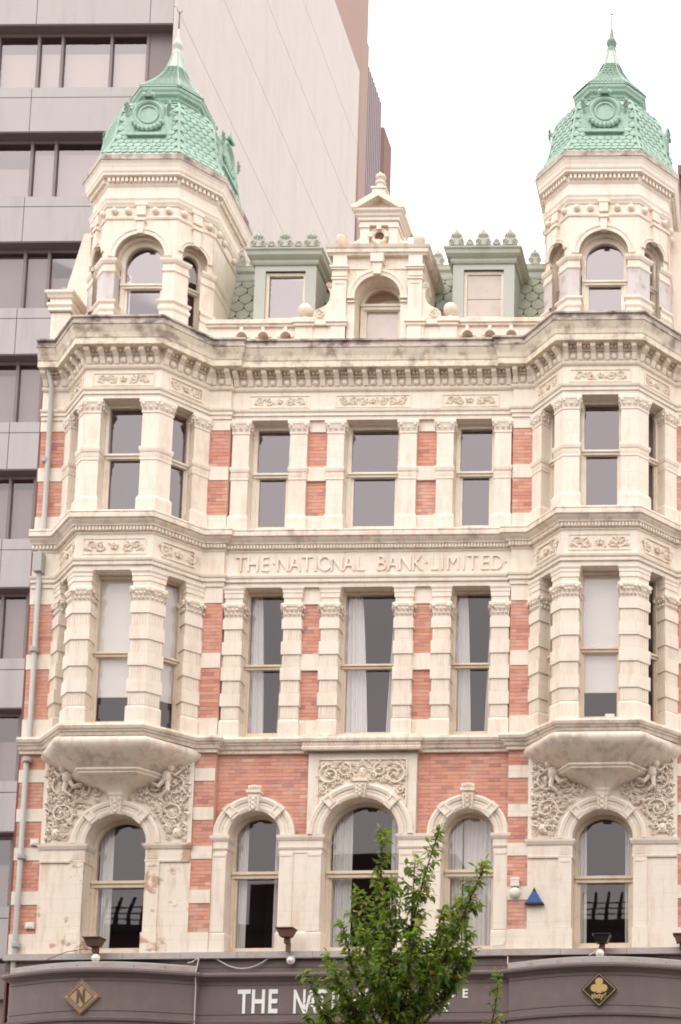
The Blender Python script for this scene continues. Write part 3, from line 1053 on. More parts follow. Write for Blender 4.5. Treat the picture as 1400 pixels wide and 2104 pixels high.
    # bell corbel
    def sect(w0, dep, hw, z):
        return [(c - hw, -.10, z), (c - w0, -dep, z), (c + w0, -dep, z), (c + hw, -.10, z)]
    # a rounded plan: subdivide corners
    def plan(w0, dep, hw, z):
        P = [(c - hw, -.10), (c - w0, -dep), (c + w0, -dep), (c + hw, -.10)]
        res = []
        for i, p in enumerate(P):
            if i in (0, 3):
                res.append((*p, z)); continue
            a, q = P[i - 1], P[i + 1]
            for t in (.22, .10):
                res.append((p[0] + (a[0] - p[0]) * t, p[1] + (a[1] - p[1]) * t, z))
            res.append((p[0] * .985 + (a[0] + q[0]) * .0075, p[1] * .985 + (a[1] + q[1]) * .0075, z))
            for t in (.10, .22):
                res.append((p[0] + (q[0] - p[0]) * t, p[1] + (q[1] - p[1]) * t, z))
        return res
    def loft(name, rows, mat, smooth):
        b = MB()
        n = len(rows[0])
        b.add([p for r in rows for p in r], [(k * n + i, k * n + i + 1, (k + 1) * n + i + 1, (k + 1) * n + i) for k in range(len(rows) - 1) for i in range(n - 1)])
        return part(name, b, mat, bank, smooth)
    bell = loft('bell_corbel', [plan(.80, .93, 1.50, 11.52), plan(.84, .98, 1.52, 11.49), plan(.86, 1.0, 1.53, 11.43), plan(.85, .99, 1.51, 11.37), plan(.81, .94, 1.44, 11.30), plan(.74, .85, 1.31, 11.22),
                        plan(.66, .75, 1.14, 11.14), plan(.59, .66, .99, 11.07), plan(.54, .60, .89, 11.02)], 'ledge', True)
    ring = loft('corbel_ring', [plan(.54, .60, .89, 11.03), plan(.58, .65, .95, 11.02), plan(.585, .66, .96, 10.985), plan(.55, .62, .91, 10.95), plan(.555, .625, .92, 10.93), plan(.50, .56, .83, 10.89)], 'ledge', False)
    loft('corbel_tail', [plan(.50, .56, .83, 10.90), plan(.38, .44, .66, 10.84), plan(.26, .35, .46, 10.78), plan(.17, .29, .30, 10.71), plan(.12, .26, .20, 10.64), plan(.11, .25, .16, 10.52)], 'carved', True)

# --- turrets
AX = .79
def oct_path(c, hx, ch, yf, depth):
    yb = yf + depth
    return [(c + hx, yb - ch), (c + hx - ch, yb), (c - hx + ch, yb), (c - hx, yb - ch), (c - hx, yf + ch), (c - hx + ch, yf), (c + hx - ch, yf), (c + hx, yf + ch)]
TH, TC, TY = 1.25, .55, -.42
dent_t = []
for s in (-1, 1):
    c = s * CX
    faces = [(frame_at(c - (TH - TC / 2), TY + TC / 2, -PI / 4), TC * 1.4142, 0), (frame_at(c, TY, 0), 2 * (TH - TC), 1), (frame_at(c + (TH - TC / 2), TY + TC / 2, PI / 4), TC * 1.4142, 0),
             (frame_at(c + TH, AX, PI / 2), 2 * (TH - TC), 2), (frame_at(c - TH, AX, -PI / 2), 2 * (TH - TC), 2)]
    P = oct_path(c, TH, TC, TY, 2 * (AX - TY))
    b = MB()
    for xf, L, kind in faces:
        b.xf = xf
        r = .49 if kind == 1 else .25
        zs = 21.63 if kind == 1 else 21.78
        if kind == 2:
            b.add([(-L / 2, 0, 19.9), (L / 2, 0, 19.9), (L / 2, 0, 22.8), (-L / 2, 0, 22.8)], [(0, 1, 2, 3)])
        else:
            b.arch_wall(-L / 2, L / 2, 19.9, 22.8, 0, r, zs, 0, .32)
    b.xf = None
    b.box(c - TH + TC, c + TH - TC, AX + 1.19, AX + 1.2, 19.9, 22.8)
    part('turret_wall', b, 'cream', bank)
    for xf, L, kind in faces[:3]:
        r = .49 if kind == 1 else .25
        zs = 21.63 if kind == 1 else 21.78
        t = .14 if kind == 1 else .085
        b = MB(xf)
        b.arch(0, zs, [(r, .1), (r, -.03), (r + t * .5, -.03), (r + t * .6, -.045), (r + t, -.045), (r + t * 1.05, .01)], 24)
        b.arch(0, zs, [(r - .002, .20), (r - .03, .19), (r - .04, .32)], 24)
        b.prism([(-.055, zs + r - .02), (.055, zs + r - .02), (.075, 22.40), (-.075, 22.40)], -.075, .02)
        b.box(-.10, .10, -.10, .02, 22.36, 22.42)
        b.box(-.09, .09, -.075, .02, 22.50, 22.73); b.box(-.12, .12, -.085, .02, 22.70, 22.75)
        part('turret_arch', b, 'cream', bank)
    b = MB()
    b.sweep(P, [(0, 22.43), (.02, 22.44), (.03, 22.475), (.02, 22.50), (0, 22.51)], True)
    b.sweep(P, [(0, 22.70), (.02, 22.71), (.03, 22.74), (.05, 22.78), (.055, 22.82), (.07, 22.86), (.07, 22.88), (.02, 22.90), (.01, 23.14), (.03, 23.17), (.04, 23.2), (.04, 23.305),
                (.10, 23.31), (.13, 23.33), (.13, 23.37), (.145, 23.40), (.15, 23.42), (.155, 23.47), (.175, 23.55), (.195, 23.59), (.20, 23.60)], True)
    part('turret_entablature', b, 'cream', bank)
    b = MB()
    b.sweep(P, [(.20, 23.60), (.215, 23.605), (.215, 23.65), (.21, 23.655), (.215, 23.71), (.20, 23.735), (.1, 23.76)], True, True)
    part('turret_gutter', b, 'weathered', bank)
    b = MB()
    for (ax, ay), (bx, by) in list(zip(P, P[1:] + P[:1])):
        if max(ay, by) > 2.6:
            continue
        L = math.hypot(bx - ax, by - ay)
        b.xf = frame_at(ax, ay, math.atan2(by - ay, bx - ax))
        n = int(L / .085)
        for i in range(n):
            x = (i + .5) * L / n
            b.box(x - .024, x + .024, -.095, -.03, 23.215, 23.30)
    part('turret_dentils', b, 'cream', bank, kind='stuff')
    # knobs on the frieze
    b = MB(); b.sphere(0, -.035, 22.605, .068, .06, .068, 10, 7)
    km = b.mesh('knob', True); km.materials.append(M['cream'])
    for xf, L, kind in faces:
        us = (-.54, -.27, .27, .54) if kind != 0 else (-.26, .26)
        for u in us:
            link('knob', km, None, bank, xf @ Matrix.Translation((u, 0, 0)))
    # corner piers of the turret: pedestal, worn shaft, cap
    wv = TH - TC
    for sg in (-1, 1):
        base = [(.50, TY + .2), (.50, TY), (wv, TY), (wv + .17, TY + .17), (wv + .07, TY + .27)]
        end = [(TH - .27 * .7071 + .0, TY + TC - .27 * .7071 + .0), (TH, TY + TC), (TH, TY + TC + .62)]
        for pth, big in ((base, 1), (end, 0)):
            pp = [(x + c, y) for x, y in pth] if sg > 0 else [(c - x, y) for x, y in pth[::-1]]
            b = MB()
            b.sweep(pp, [(.05, 19.92), (.05, 20.42), (.075, 20.47), (.075, 20.52), (.055, 20.54), (.055, 20.58), (.09, 20.62), (.09, 20.655), (.03, 20.70), (.012, 20.705), (.012, 21.265), (.02, 21.27), (.045, 21.30), (.045, 21.335), (.025, 21.345), (.025, 21.46), (.045, 21.47), (.07, 21.52), (.075, 21.565), (.0, 21.59)])
            o = part('turret_pier', b, 'cream', bank)
            b = MB()
            b.sweep(pp, [(.022, 20.68), (.022, 21.28)])
            part('pier_shaft', b, 'worn_shaft' if (s > 0 or sg < 0) else 'cream', o)
    # windows
# --- copper domes
DOME = [(23.74, 1.40), (23.84, 1.34), (24.0, 1.265), (24.2, 1.20), (24.45, 1.155), (24.7, 1.125), (24.9, 1.09), (25.05, 1.035), (25.17, .965), (25.28, .88), (25.37, .79), (25.45, .69), (25.50, .61)]
K = .54
def dome_a(z):
    for (z0, a0), (z1, a1) in zip(DOME, DOME[1:]):
        if z0 <= z <= z1:
            return a0 + (a1 - a0) * (z - z0) / (z1 - z0)
    return DOME[0][1] if z < DOME[0][0] else DOME[-1][1]
def cross(c, a):
    ch = a * (1 - K)
    return oct_path(c, a, ch, AX - a, 2 * a)
# one fish scale shingle: a rounded tile, thicker at its lip
b = MB()
vs = [(-.5, 0, .55), (.5, 0, .55), (.5, -.12, -.05), (.36, -.2, -.36), (0, -.24, -.55), (-.36, -.2, -.36), (-.5, -.12, -.05), (0, -.30, -.08)]
lip = [(x, y + .14, z) for x, y, z in vs[2:7]]
b.add(vs + lip, [(0, 7, 1), (1, 7, 2), (2, 7, 3), (3, 7, 4), (4, 7, 5), (5, 7, 6), (6, 7, 0), (2, 3, 9, 8), (3, 4, 10, 9), (4, 5, 11, 10), (5, 6, 12, 11)])
SH = b
sh_cop = b.mesh('shingle'); sh_cop.materials.append(M['copper'])
sh_slate = b.mesh('shingle'); sh_slate.materials.append(M['slate'])
FACE_ANG = {'front': 0, 'right': PI / 4, 'left': -PI / 4, 'side_r': PI / 2, 'side_l': -PI / 2}
for s in (-1, 1):
    c = s * CX
    b = MB()
    rows = [cross(c, a) for z, a in DOME]
    n = 8
    b.add([(x, y, DOME[k][0]) for k, r in enumerate(rows) for x, y in r],
          [(k * n + i, k * n + (i + 1) % n, (k + 1) * n + (i + 1) % n, (k + 1) * n + i) for k in range(len(rows) - 1) for i in range(n)])
    dm = part('dome', b, 'copper', bank)
    stuff = MB()
    rowh = .118
    for key, ang in FACE_ANG.items():
        r = 0
        z = 23.84
        while z < 25.44:
            a0, a1 = dome_a(z - .02), dome_a(z + .06)
            tilt = math.atan2(a0 - a1, .08)
            diag = key in ('left', 'right')
            a = dome_a(z)
            width = (a * (1 - K)) * 1.4142 if diag else 2 * a * K
            dist = (a + a * K) * .7071 if diag else a
            nn = max(2, round(width / .150))
            st = width / nn
            for i in range(nn + (r % 2)):
                u = -width / 2 + st * (i + (0 if r % 2 else .5))
                if abs(u) > width / 2 - st * .3:
                    continue
                if key == 'front' and abs(u) < .36 and 24.22 < z < 25.3:
                    continue
                mw = Matrix.Translation((c, AX, z)) @ Matrix.Rotation(ang, 4, 'Z') @ Matrix.Translation((u, -dist - .004, 0)) @ Matrix.Rotation(-tilt, 4, 'X') @ Matrix.Diagonal((st * .97, .10, .150, 1))
                vis = key in ('front', 'right') if s < 0 else key in ('front', 'left', 'right')
                if vis:
                    link('shingle', sh_cop, None, dm, mw)
                else:
                    stuff.xf = mw
                    stuff.add(vs + lip, SH.f)
            # rows close up towards the crown, as the pitch flattens
            z += max(.035, rowh * math.cos(tilt))
            r += 1
    stuff.xf = None
    part('shingles', stuff, 'copper', dm, kind='stuff')
    # hip rolls
    for i in range(8):
        h = MB()
        h.tube([(rows[k][i][0], rows[k][i][1], DOME[k][0]) for k in range(len(rows))], .035, 6, .025)
        part('hip_roll', h, 'copper', dm, True)
    # neck, cornice and spirelet
    b = MB()
    b.sweep(cross(c, .60), [(.03, 25.47), (0, 25.49), (0, 25.58), (.03, 25.60), (.04, 25.64), (.10, 25.68), (.11, 25.72), (.14, 25.75), (.15, 25.80), (.13, 25.82), (-.05, 25.86)], True, True)
    part('neck_cornice', b, 'copper', dm)
    b = MB()
    q = cross(c, .60)
    for (ax, ay), (bx, by) in zip(q, q[1:] + q[:1]):
        L = math.hypot(bx - ax, by - ay)
        b.xf = frame_at(ax, ay, math.atan2(by - ay, bx - ax))
        nn = int(L / .05)
        for i in range(nn):
            x = (i + .5) * L / nn
            b.box(x - .012, x + .012, -.085, -.02, 25.655, 25.70)
    part('neck_dentils', b, 'copper_dark', dm, kind='stuff')
    for i in range(8):
        x, y = offset(cross(c, .60), .14, True)[i]
        b = MB(); b.sphere(x, y, 25.82, .035, .035, .045, 6, 5)
        part('corner_bud', b, 'copper_dark', dm)
    SP = [(25.83, .74), (25.95, .665), (26.1, .555), (26.25, .45), (26.4, .36), (26.6, .26), (26.82, .18)]
    SP2 = [(26.82, .18), (26.95, .145), (27.1, .11), (27.22, .085)]
    for nm, prof, mat in (('spirelet', SP, 'copper'), ('spirelet_tip', SP2, 'pale_lead')):
        b = MB()
        rr = [cross(c, a) for z, a in prof]
        b.add([(x, y, prof[k][0]) for k, r in enumerate(rr) for x, y in r],
              [(k * n + i, k * n + (i + 1) % n, (k + 1) * n + (i + 1) % n, (k + 1) * n + i) for k in range(len(rr) - 1) for i in range(n)])
        part(nm, b, mat, dm)
    for i in range(8):
        h = MB()
        h.tube([(*cross(c, a)[i], z) for z, a in SP + SP2[1:]], .022, 5, .010)
        part('hip_roll', h, 'copper', dm, True)
    # small scales on the spirelet
    h = MB()
    z = 25.92
    r = 0
    while z < 26.78:
        a = [a0 + (a1 - a0) * (z - z0) / (z1 - z0) for (z0, a0), (z1, a1) in zip(SP, SP[1:]) if z0 <= z <= z1][0]
        for ang in FACE_ANG.values():
            diag = abs(abs(ang) - PI / 4) < .01
            width = (a * (1 - K)) * 1.4142 if diag else 2 * a * K
            dist = (a + a * K) * .7071 if diag else a
            nn = max(1, round(width / .085))
            st = width / nn
            for i in range(nn):
                h.xf = Matrix.Translation((c, AX, z)) @ Matrix.Rotation(ang, 4, 'Z') @ Matrix.Translation((-width / 2 + st * (i + .5), -dist - .002, 0)) @ Matrix.Rotation(-.6, 4, 'X') @ Matrix.Diagonal((st * .95, .05, .09, 1))
                h.add(vs, SH.f[:7])
        z += .065
        r += 1
    h.xf = None
    part('small_shingles', h, 'copper', dm, kind='stuff')
    b = MB()
    b.lathe(c, AX, [(.10, 27.18), (.115, 27.22), (.10, 27.26), (.07, 27.28), (.07, 27.33), (.105, 27.38), (.115, 27.43), (.09, 27.49), (.055, 27.54), (.05, 27.58), (.03, 27.72), (.012, 27.84)], 10)
    part('finial', b, 'pale_lead' if s < 0 else 'copper_dark', dm, True)
    b = MB(); b.tube([(c, AX, 27.8), (c, AX, 28.25)], .016, 5, .009)
    if s < 0:
        b.tube([(c - .05, AX, 28.30), (c, AX, 28.17), (c + .06, AX, 28.28)], .008, 4)
    else:
        b.box(c - .03, c + .03, AX - .004, AX + .004, 28.11, 28.13)
    part('lightning_rod', b, 'rust', dm)
    # roundel with garland on each cardinal face
    for key, ang in (('front', 0), ('side_r', PI / 2), ('side_l', -PI / 2)):
        b = MB(Matrix.Translation((c, AX, 24.80)) @ Matrix.Rotation(ang, 4, 'Z') @ Matrix.Translation((0, -1.16, 0)))
        N = 22
        b.arch(0, 0, [(.245, .05), (.245, -.03), (.28, -.055), (.315, -.03), (.33, .02), (.38, .0), (.39, .15)], N, 0, 2 * PI)
        b.arch(0, 0, [(.0001, -.005), (.25, -.005)], N, 0, 2 * PI)
        b.arch(0, 0, [(.165, -.005), (.175, -.03), (.20, -.03), (.21, -.005)], N, 0, 2 * PI)
        for i in range(9):                      # swag of leaves under the disc
            a = -PI / 2 + (i - 4) * .24
            b.sphere(.345 * math.cos(a), -.05, .345 * math.sin(a), .055, .05, .055, 6, 5)
        for sg in (-1, 1):
            b.box(*sorted((sg * .27, sg * .48)), -.02, .2, -.44, -.02)
            for i in range(5):
                leaf_lump(b, sg * (.40 + .02 * (i % 2)), -.03, -.02 + i * .055, PI / 2 - sg * .5, .12, .045)
            b.sphere(sg * .09, -.06, .40, .055, .05, .055, 6, 5)
        b.box(-.30, .30, 0.0, .2, -.44, .25)
        b.box(-.40, .40, -.10, .2, -.52, -.46)
        b.prism([(-.09, .36), (.09, .36), (.04, .46), (0, .60), (-.04, .46)], -.04, .03)
        ro = part('roundel', b, 'copper', dm)
        rx = b.xf
        for sg in (-1, 1):
            b = MB(rx)
            for i in range(4):
                leaf_lump(b, sg * (.40 + .025 * (i % 2)), -.05, .02 + i * .045, PI / 2 - sg * .8, .10, .04)
            part('garland', b, 'copper_dark', dm)
        b = MB(rx)
        b.prism([(-.05, .42), (.05, .42), (0, .60)], -.055, -.03)
        b.box(-.10, .10, -.08, -.03, .36, .43)
        part('crown_leaf', b, 'copper_dark', dm)

# --- parapet, gable, dormers and mansard between the turrets
PY = .05
b = MB()
for s in (-1, 1):
    x0, x1 = sorted((s * .62, s * 3.45))
    holes = [s * u for u in (1.82, 2.27, 2.70)]
    b.box(x0, x1, PY, PY + .25, 20.30, 20.40)
    b.box(x0, x1, PY, PY + .25, 19.85, 20.08)
    edges = sorted(holes)
    xs = [x0] + [v for h in edges for v in (h - .11, h + .11)] + [x1]
    for a, e in zip(xs[::2], xs[1::2]):
        b.box(a, e, PY, PY + .25, 20.08, 20.30)
    for h in edges:
        for i in range(8):
            a0, a1 = PI * i / 8, PI * (i + 1) / 8
            b.add([(h + .11 * math.cos(a0), PY, 20.19 + .11 * math.sin(a0)), (h + .11 * math.cos(a1), PY, 20.19 + .11 * math.sin(a1)), (h + .11 * math.cos(a1), PY, 20.302), (h + .11 * math.cos(a0), PY, 20.302)], [(0, 1, 2, 3)])
            b.add([(h + .11 * math.cos(a0), PY, 20.19 + .11 * math.sin(a0)), (h + .11 * math.cos(a1), PY, 20.19 + .11 * math.sin(a1)), (h + .11 * math.cos(a1), PY + .25, 20.19 + .11 * math.sin(a1)), (h + .11 * math.cos(a0), PY + .25, 20.19 + .11 * math.sin(a0))], [(0, 1, 2, 3)])
        b.arch(h, 20.19, [(.11, PY), (.11, PY - .025), (.16, PY - .025), (.165, PY)], 14)
        b.box(h - .035, h + .035, PY - .045, PY, 20.29, 20.40)
    for i in range(30):
        u = s * (1.72 + i * .04)
        b.sphere(u, PY - .01, 20.07, .016, .02, .018, 5, 4)
part('parapet', b, 'cream', bank)
for s in (-1, 1):
    x0, x1 = sorted((s * 1.62, s * 3.45))
    b = MB()
    b.box(x0, x1, PY - .05, PY + .3, 20.40, 20.45); b.box(x0, x1, PY - .08, PY + .32, 20.45, 20.52); b.box(x0, x1, PY - .06, PY + .3, 20.52, 20.55)
    part('parapet_coping', b, 'ledge', bank)
    b = MB()
    for u0, u1 in ((.62, .95), (1.28, 1.62)):
        a, e = sorted((s * u0, s * u1))
        b.box(a, e, PY - .05, PY + .28, 19.87, 20.39)
        b.box(a - .03, e + .03, PY - .09, PY + .3, 20.39, 20.45); b.box(a - .05, e + .05, PY - .12, PY + .32, 20.45, 20.53); b.box(a - .03, e + .03, PY - .1, PY + .3, 20.53, 20.56)
    a, e = sorted((s * .95, s * 1.28))
    b.box(a, e, PY - .02, PY + .28, 19.87, 20.39); b.box(a, e, PY - .08, PY + .3, 20.41, 20.52)
    part('pedestal', b, 'cream', bank)
    b = MB()
    b.lathe(s * 1.46, PY + .08, [(.15, 20.55), (.15, 20.585), (.11, 20.60), (.075, 20.63), (.06, 20.67)], 12)
    b.sphere(s * 1.46, PY + .08, 20.81, .15, .15, .15, 14, 10)
    part('ball_finial', b, 'cream', bank, True)

# gable
GY = PY
b = MB()
b.arch_wall(-.90, .90, 19.87, 21.92, 0, .46, 21.05, GY, GY + .42)
b.box(-.90, -.897, GY, GY + 1.4, 19.87, 21.92); b.box(.897, .90, GY, GY + 1.4, 19.87, 21.92)
for sg in (-1, 1):
    a, e = sorted((sg * .62, sg * .90))
    b.box(a, e, GY - .07, GY + .02, 19.87, 21.45)
    b.box(a - .02, e + .02, GY - .09, GY + .02, 21.40, 21.44)
    b.box(a - .01, e + .01, GY - .08, GY + .02, 21.47, 21.60)
    b.box(a - .03, e + .03, GY - .11, GY + .02, 21.60, 21.64); b.box(a - .05, e + .05, GY - .13, GY + .02, 21.64, 21.68)
    b.box(a, e, GY - .08, GY + .02, 21.68, 21.92)
    b.box(*sorted((sg * .46, sg * .60)), GY - .04, GY + .02, 20.93, 20.96); b.box(*sorted((sg * .45, sg * .61)), GY - .06, GY + .02, 21.0, 21.05)
    b.box(a + .05, e - .05, GY - .08, GY - .06, 21.30, 21.34)
b.box(-.62, .62, GY - .02, GY + .02, 21.66, 21.68)
gable = part('gable', b, 'cream', bank)
b = MB()
b.arch(0, 21.05, [(.46, GY + .05), (.46, GY - .04), (.53, GY - .045), (.54, GY - .06), (.60, GY - .06), (.62, GY)], 24)
b.prism([(-.07, 21.49), (.07, 21.49), (.10, 21.74), (-.10, 21.74)], GY - .12, GY)
b.box(-.13, .13, GY - .15, GY, 21.74, 21.92)
part('gable_arch', b, 'cream', gable)
b = MB()
gp = [(-.92, GY + 1.2), (-.92, GY - .02), (.92, GY - .02), (.92, GY + 1.2)]
b.sweep(gp, [(-.02, 21.915), (.06, 21.92), (.07, 21.95), (.10, 21.97), (.10, 22.04), (.12, 22.06), (.14, 22.12), (.10, 22.14), (-.5, 22.17)])
part('gable_cornice', b, 'ledge', gable)
b = MB()
b.box(-.38, -.20, GY - .05, GY + .5, 22.14, 22.55); b.box(.20, .38, GY - .05, GY + .5, 22.14, 22.55); b.box(-.20, .20, GY + .02, GY + .5, 22.14, 22.66)
b.box(-.40, -.19, GY - .07, GY + .5, 22.55, 22.60); b.box(.19, .40, GY - .07, GY + .5, 22.55, 22.60)
b.box(-.39, .39, GY - .06, GY + .5, 22.60, 22.68)
b.sweep([(-.40, GY + .55), (-.40, GY - .07), (.40, GY - .07), (.40, GY + .55)], [(0, 22.68), (.02, 22.70), (.02, 22.75), (.05, 22.78), (.06, 22.82), (.10, 22.86), (.11, 22.90), (.0, 22.92)])
b.arch(0, 22.39, [(.10, GY + .03), (.10, GY - .02), (.125, GY - .03), (.16, GY - .05), (.185, GY - .02), (.185, GY + .03)], 18, 0, 2 * PI)
for a in (0, PI / 2, PI, 3 * PI / 2):
    x, z = .165 * math.cos(a), 22.39 + .165 * math.sin(a)
    b.box(x - .045, x + .045, GY - .08, GY + .02, z - .05, z + .05)
b.prism([(-.51, 22.90), (.51, 22.90), (.51, 22.93), (0, 23.27), (-.51, 22.93)], GY + .0, GY + .7)
b.prism([(-.53, 22.90), (-.42, 22.90), (0, 23.17), (.42, 22.90), (.53, 22.90), (.53, 22.96), (0, 23.31), (-.53, 22.96)], GY - .19, GY + .02)
part('gable_top', b, 'cream', gable)
b = MB(); b.arch(0, 22.39, [(.001, GY + .012), (.10, GY + .012)], 14, 0, 2 * PI)
part('oculus', b, 'rust', gable)
b = MB()
b.box(-.13, .13, GY - .16, GY + .12, 23.18, 23.36); b.box(-.155, .155, GY - .18, GY + .14, 23.34, 23.38)
b.lathe(0, GY - .02, [(.11, 23.38), (.12, 23.42), (.08, 23.46), (.075, 23.52), (.11, 23.54), (.11, 23.57), (.06, 23.59), (.055, 23.62), (.10, 23.66), (.11, 23.70), (.09, 23.73)], 8)
for i in range(4):
    b.sphere(.055 * math.cos(i * PI / 2), GY - .02 + .055 * math.sin(i * PI / 2), 23.74, .035, .035, .03, 6, 4)
part('gable_finial', b, 'cream', gable)
for sg in (-1, 1):
    b = MB()
    b.lathe(sg * .79, GY + .06, [(.13, 22.14), (.12, 22.18), (.07, 22.21), (.06, 22.24)], 12)
    if sg > 0:
        b.sphere(sg * .79, GY + .06, 22.35, .125, .125, .125, 14, 10)
    else:                                       # the left ball has lost its top half
        b.lathe(sg * .79, GY + .06, [(.06, 22.23), (.105, 22.28), (.125, 22.34), (.13, 22.39), (.10, 22.43), (.11, 22.45), (.05, 22.46)], 9)
    part('gable_ball', b, 'ledge', gable, sg > 0)
    pts = [(.90, 21.36), (.99, 21.36), (1.02, 21.31), (1.0, 21.24), (.96, 21.18), (.95, 21.08), (.97, 20.97), (1.03, 20.88), (1.12, 20.82), (1.21, 20.78), (1.27, 20.72), (1.28, 20.64), (1.24, 20.57), (.90, 20.57)]
    b = MB(); b.prism([(sg * x, z) for x, z in pts], GY - .02, GY + .28)
    curl(b, sg * 1.14, GY - .02, 20.68, .09, 1.6, -sg, PI / 2, .014, .016)
    curl(b, sg * .97, GY - .02, 21.30, .05, 1.3, sg, PI, .012, .012)
    part('scroll', b, 'cream', gable)
    pts = [(.38, 22.5), (.40, 22.36), (.47, 22.30), (.57, 22.26), (.63, 22.21), (.64, 22.15), (.38, 22.15)]
    b = MB(); b.prism([(sg * x, z) for x, z in pts], GY - .0, GY + .2)
    part('scroll', b, 'cream', gable)

# mansard slope with fish scale slates
b = MB()
RY0, RY1, RZ0, RZ1 = .62, 1.32, 20.0, 22.35
b.prism_x([(RY0, RZ0), (RY1, RZ1), (RY1 + 2.6, RZ1), (RY1 + 2.6, RZ0)], -3.6, 3.6)
roof = part('mansard_roof', b, 'slate_gap', bank)
b = MB()
tl = math.atan2(RY1 - RY0, RZ1 - RZ0)
st = .285
cnt = 0
zr = 0
z = 20.25
while z < 22.3:
    y = RY0 + (RY1 - RY0) * (z - RZ0) / (RZ1 - RZ0)
    x = -3.5 + (st / 2 if zr % 2 else 0)
    while x < 3.55:
        if not (1.42 < abs(x) < 2.62) and abs(x) > .8:
            mw = Matrix.Translation((x, y - .012, z)) @ Matrix.Rotation(-tl, 4, 'X') @ Matrix.Diagonal((st * .96, .11, .31, 1))
            link('slate', sh_slate, None, roof, mw)
        x += st
    z += .225
    zr += 1
b = MB()
b.sweep([(-3.6, RY1), (3.6, RY1)], [(.0, 22.30), (.05, 22.33), (.06, 22.38), (.03, 22.40), (.03, 22.50), (.08, 22.53), (.09, 22.58), (.05, 22.62), (.07, 22.66), (-.2, 22.70)])
part('ridge_moulding', b, 'sage', roof)

def anthemion(mb, x, y, z, h):
    w = h * .42
    mb.prism([(x - w * .5, z), (x + w * .5, z), (x + w * .75, z + h * .12), (x + w, z + h * .30), (x + w * .72, z + h * .42), (x + w * .78, z + h * .56), (x + w * .34, z + h * .80), (x, z + h * 1.04),
              (x - w * .34, z + h * .80), (x - w * .78, z + h * .56), (x - w * .72, z + h * .42), (x - w, z + h * .30), (x - w * .75, z + h * .12)], y - .02, y + .02)
    for sg in (-1, 1):
        curl(mb, x + sg * w * .55, y - .02, z + h * .24, h * .14, 1.2, sg, -PI / 2, h * .035, .02)
        leaf_lump(mb, x + sg * w * .35, y - .02, z + h * .55, PI / 2 - sg * .35, h * .3, h * .08)
    leaf_lump(mb, x, y - .02, z + h * .55, PI / 2, h * .4, h * .1)
def cresting(parent, x0, x1, y, z, mat):
    big = [(x0 + x1) / 2 - .55, (x0 + x1) / 2, (x0 + x1) / 2 + .55]
    small = [(big[0] + big[1]) / 2, (big[1] + big[2]) / 2]
    for x in big:
        b = MB(); anthemion(b, x, y, z, .40); part('crest_ornament', b, 'crest', parent)
    for x in small:
        b = MB(); anthemion(b, x, y, z, .20); part('crest_ornament', b, 'crest', parent)
    b = MB(); b.box(x0 + .05, x1 - .05, y - .02, y + .02, z - .03, z + .035)
    part('crest_rail', b, mat, parent)
for x0 in (-3.5, -.70, 1.00 - .32, 2.72):
    for i, h in enumerate((.34, .19)):
        b = MB(); anthemion(b, x0 + .22 + i * .28, RY1 - .02, 22.69, h)
        part('crest_ornament', b, 'crest', roof)

def dormer(s):
    cx = s * 2.03
    x0, x1 = cx - .63, cx + .63
    y = .50
    b = MB()
    b.box(x0, x0 + .22, y, y + .12, 19.95, 22.10); b.box(x1 - .22, x1, y, y + .12, 19.95, 22.10)
    b.box(x0 + .22, x1 - .22, y, y + .12, 21.98, 22.10)
    b.box(x0, x0 + .02, y + .12, y + 1.2, 19.95, 22.10); b.box(x1 - .02, x1, y + .12, y + 1.2, 19.95, 22.10)
    b.box(x0 + .02, x1 - .02, y + .9, y + 1.0, 20, 22.1)
    d = part('dormer', b, 'sage', bank)
    b = MB()
    b.sweep([(x0, y + 1.1), (x0, y), (x1, y), (x1, y + 1.1)], [(-.05, 22.095), (.03, 22.10), (.05, 22.14), (.05, 22.19), (.09, 22.22), (.13, 22.26), (.14, 22.33), (.17, 22.36), (.17, 22.395), (.1, 22.41), (-.5, 22.44)])
    part('dormer_cornice', b, 'sage_dark', d)
    cresting(d, x0 - .12, x1 + .12, y - .08, 22.43, 'sage')
    return d
dorm = {s: dormer(s) for s in (-1, 1)}

# left party wall: pedestal with broken urn and a sloping buttress wall
b = MB()
b.box(-6.50, -6.12, -.02, .55, 19.9, 20.78)
b.sweep([(-6.52, .5), (-6.52, -.05), (-6.10, -.05), (-6.10, .5)], [(0, 20.72), (.03, 20.74), (.02, 20.80), (.05, 20.85), (.04, 20.9), (0, 20.92), (0, 21.0), (.03, 21.01), (.05, 21.06), (.08, 21.10), (.08, 21.15), (-.2, 21.16)])
part('urn_pedestal', b, 'cream', bank)
b = MB()
for i in range(10):
    leaf_lump(b, -6.31 + .13 * math.cos(i * .63), .15 - .1 * math.sin(i * .63), 21.2, 1.3 + .2 * (i % 3), .14, .06)
b.lathe(-6.31, .2, [(.06, 21.15), (.14, 21.20), (.17, 21.27), (.13, 21.31)], 9)
part('broken_urn', b, 'weathered', bank)
b = MB()
b.prism([(-6.53, 19.9), (-6.53, 21.45), (-6.20, 22.85), (-5.7, 22.9), (-5.7, 19.9)], .50, .75)
part('party_wall', b, 'cream', bank)
b = MB()
b.prism([(6.53, 19.9), (6.53, 21.45), (6.20, 22.85), (5.85, 22.9), (5.85, 19.9)], .62, .85)
part('party_wall', b, 'cream', bank)

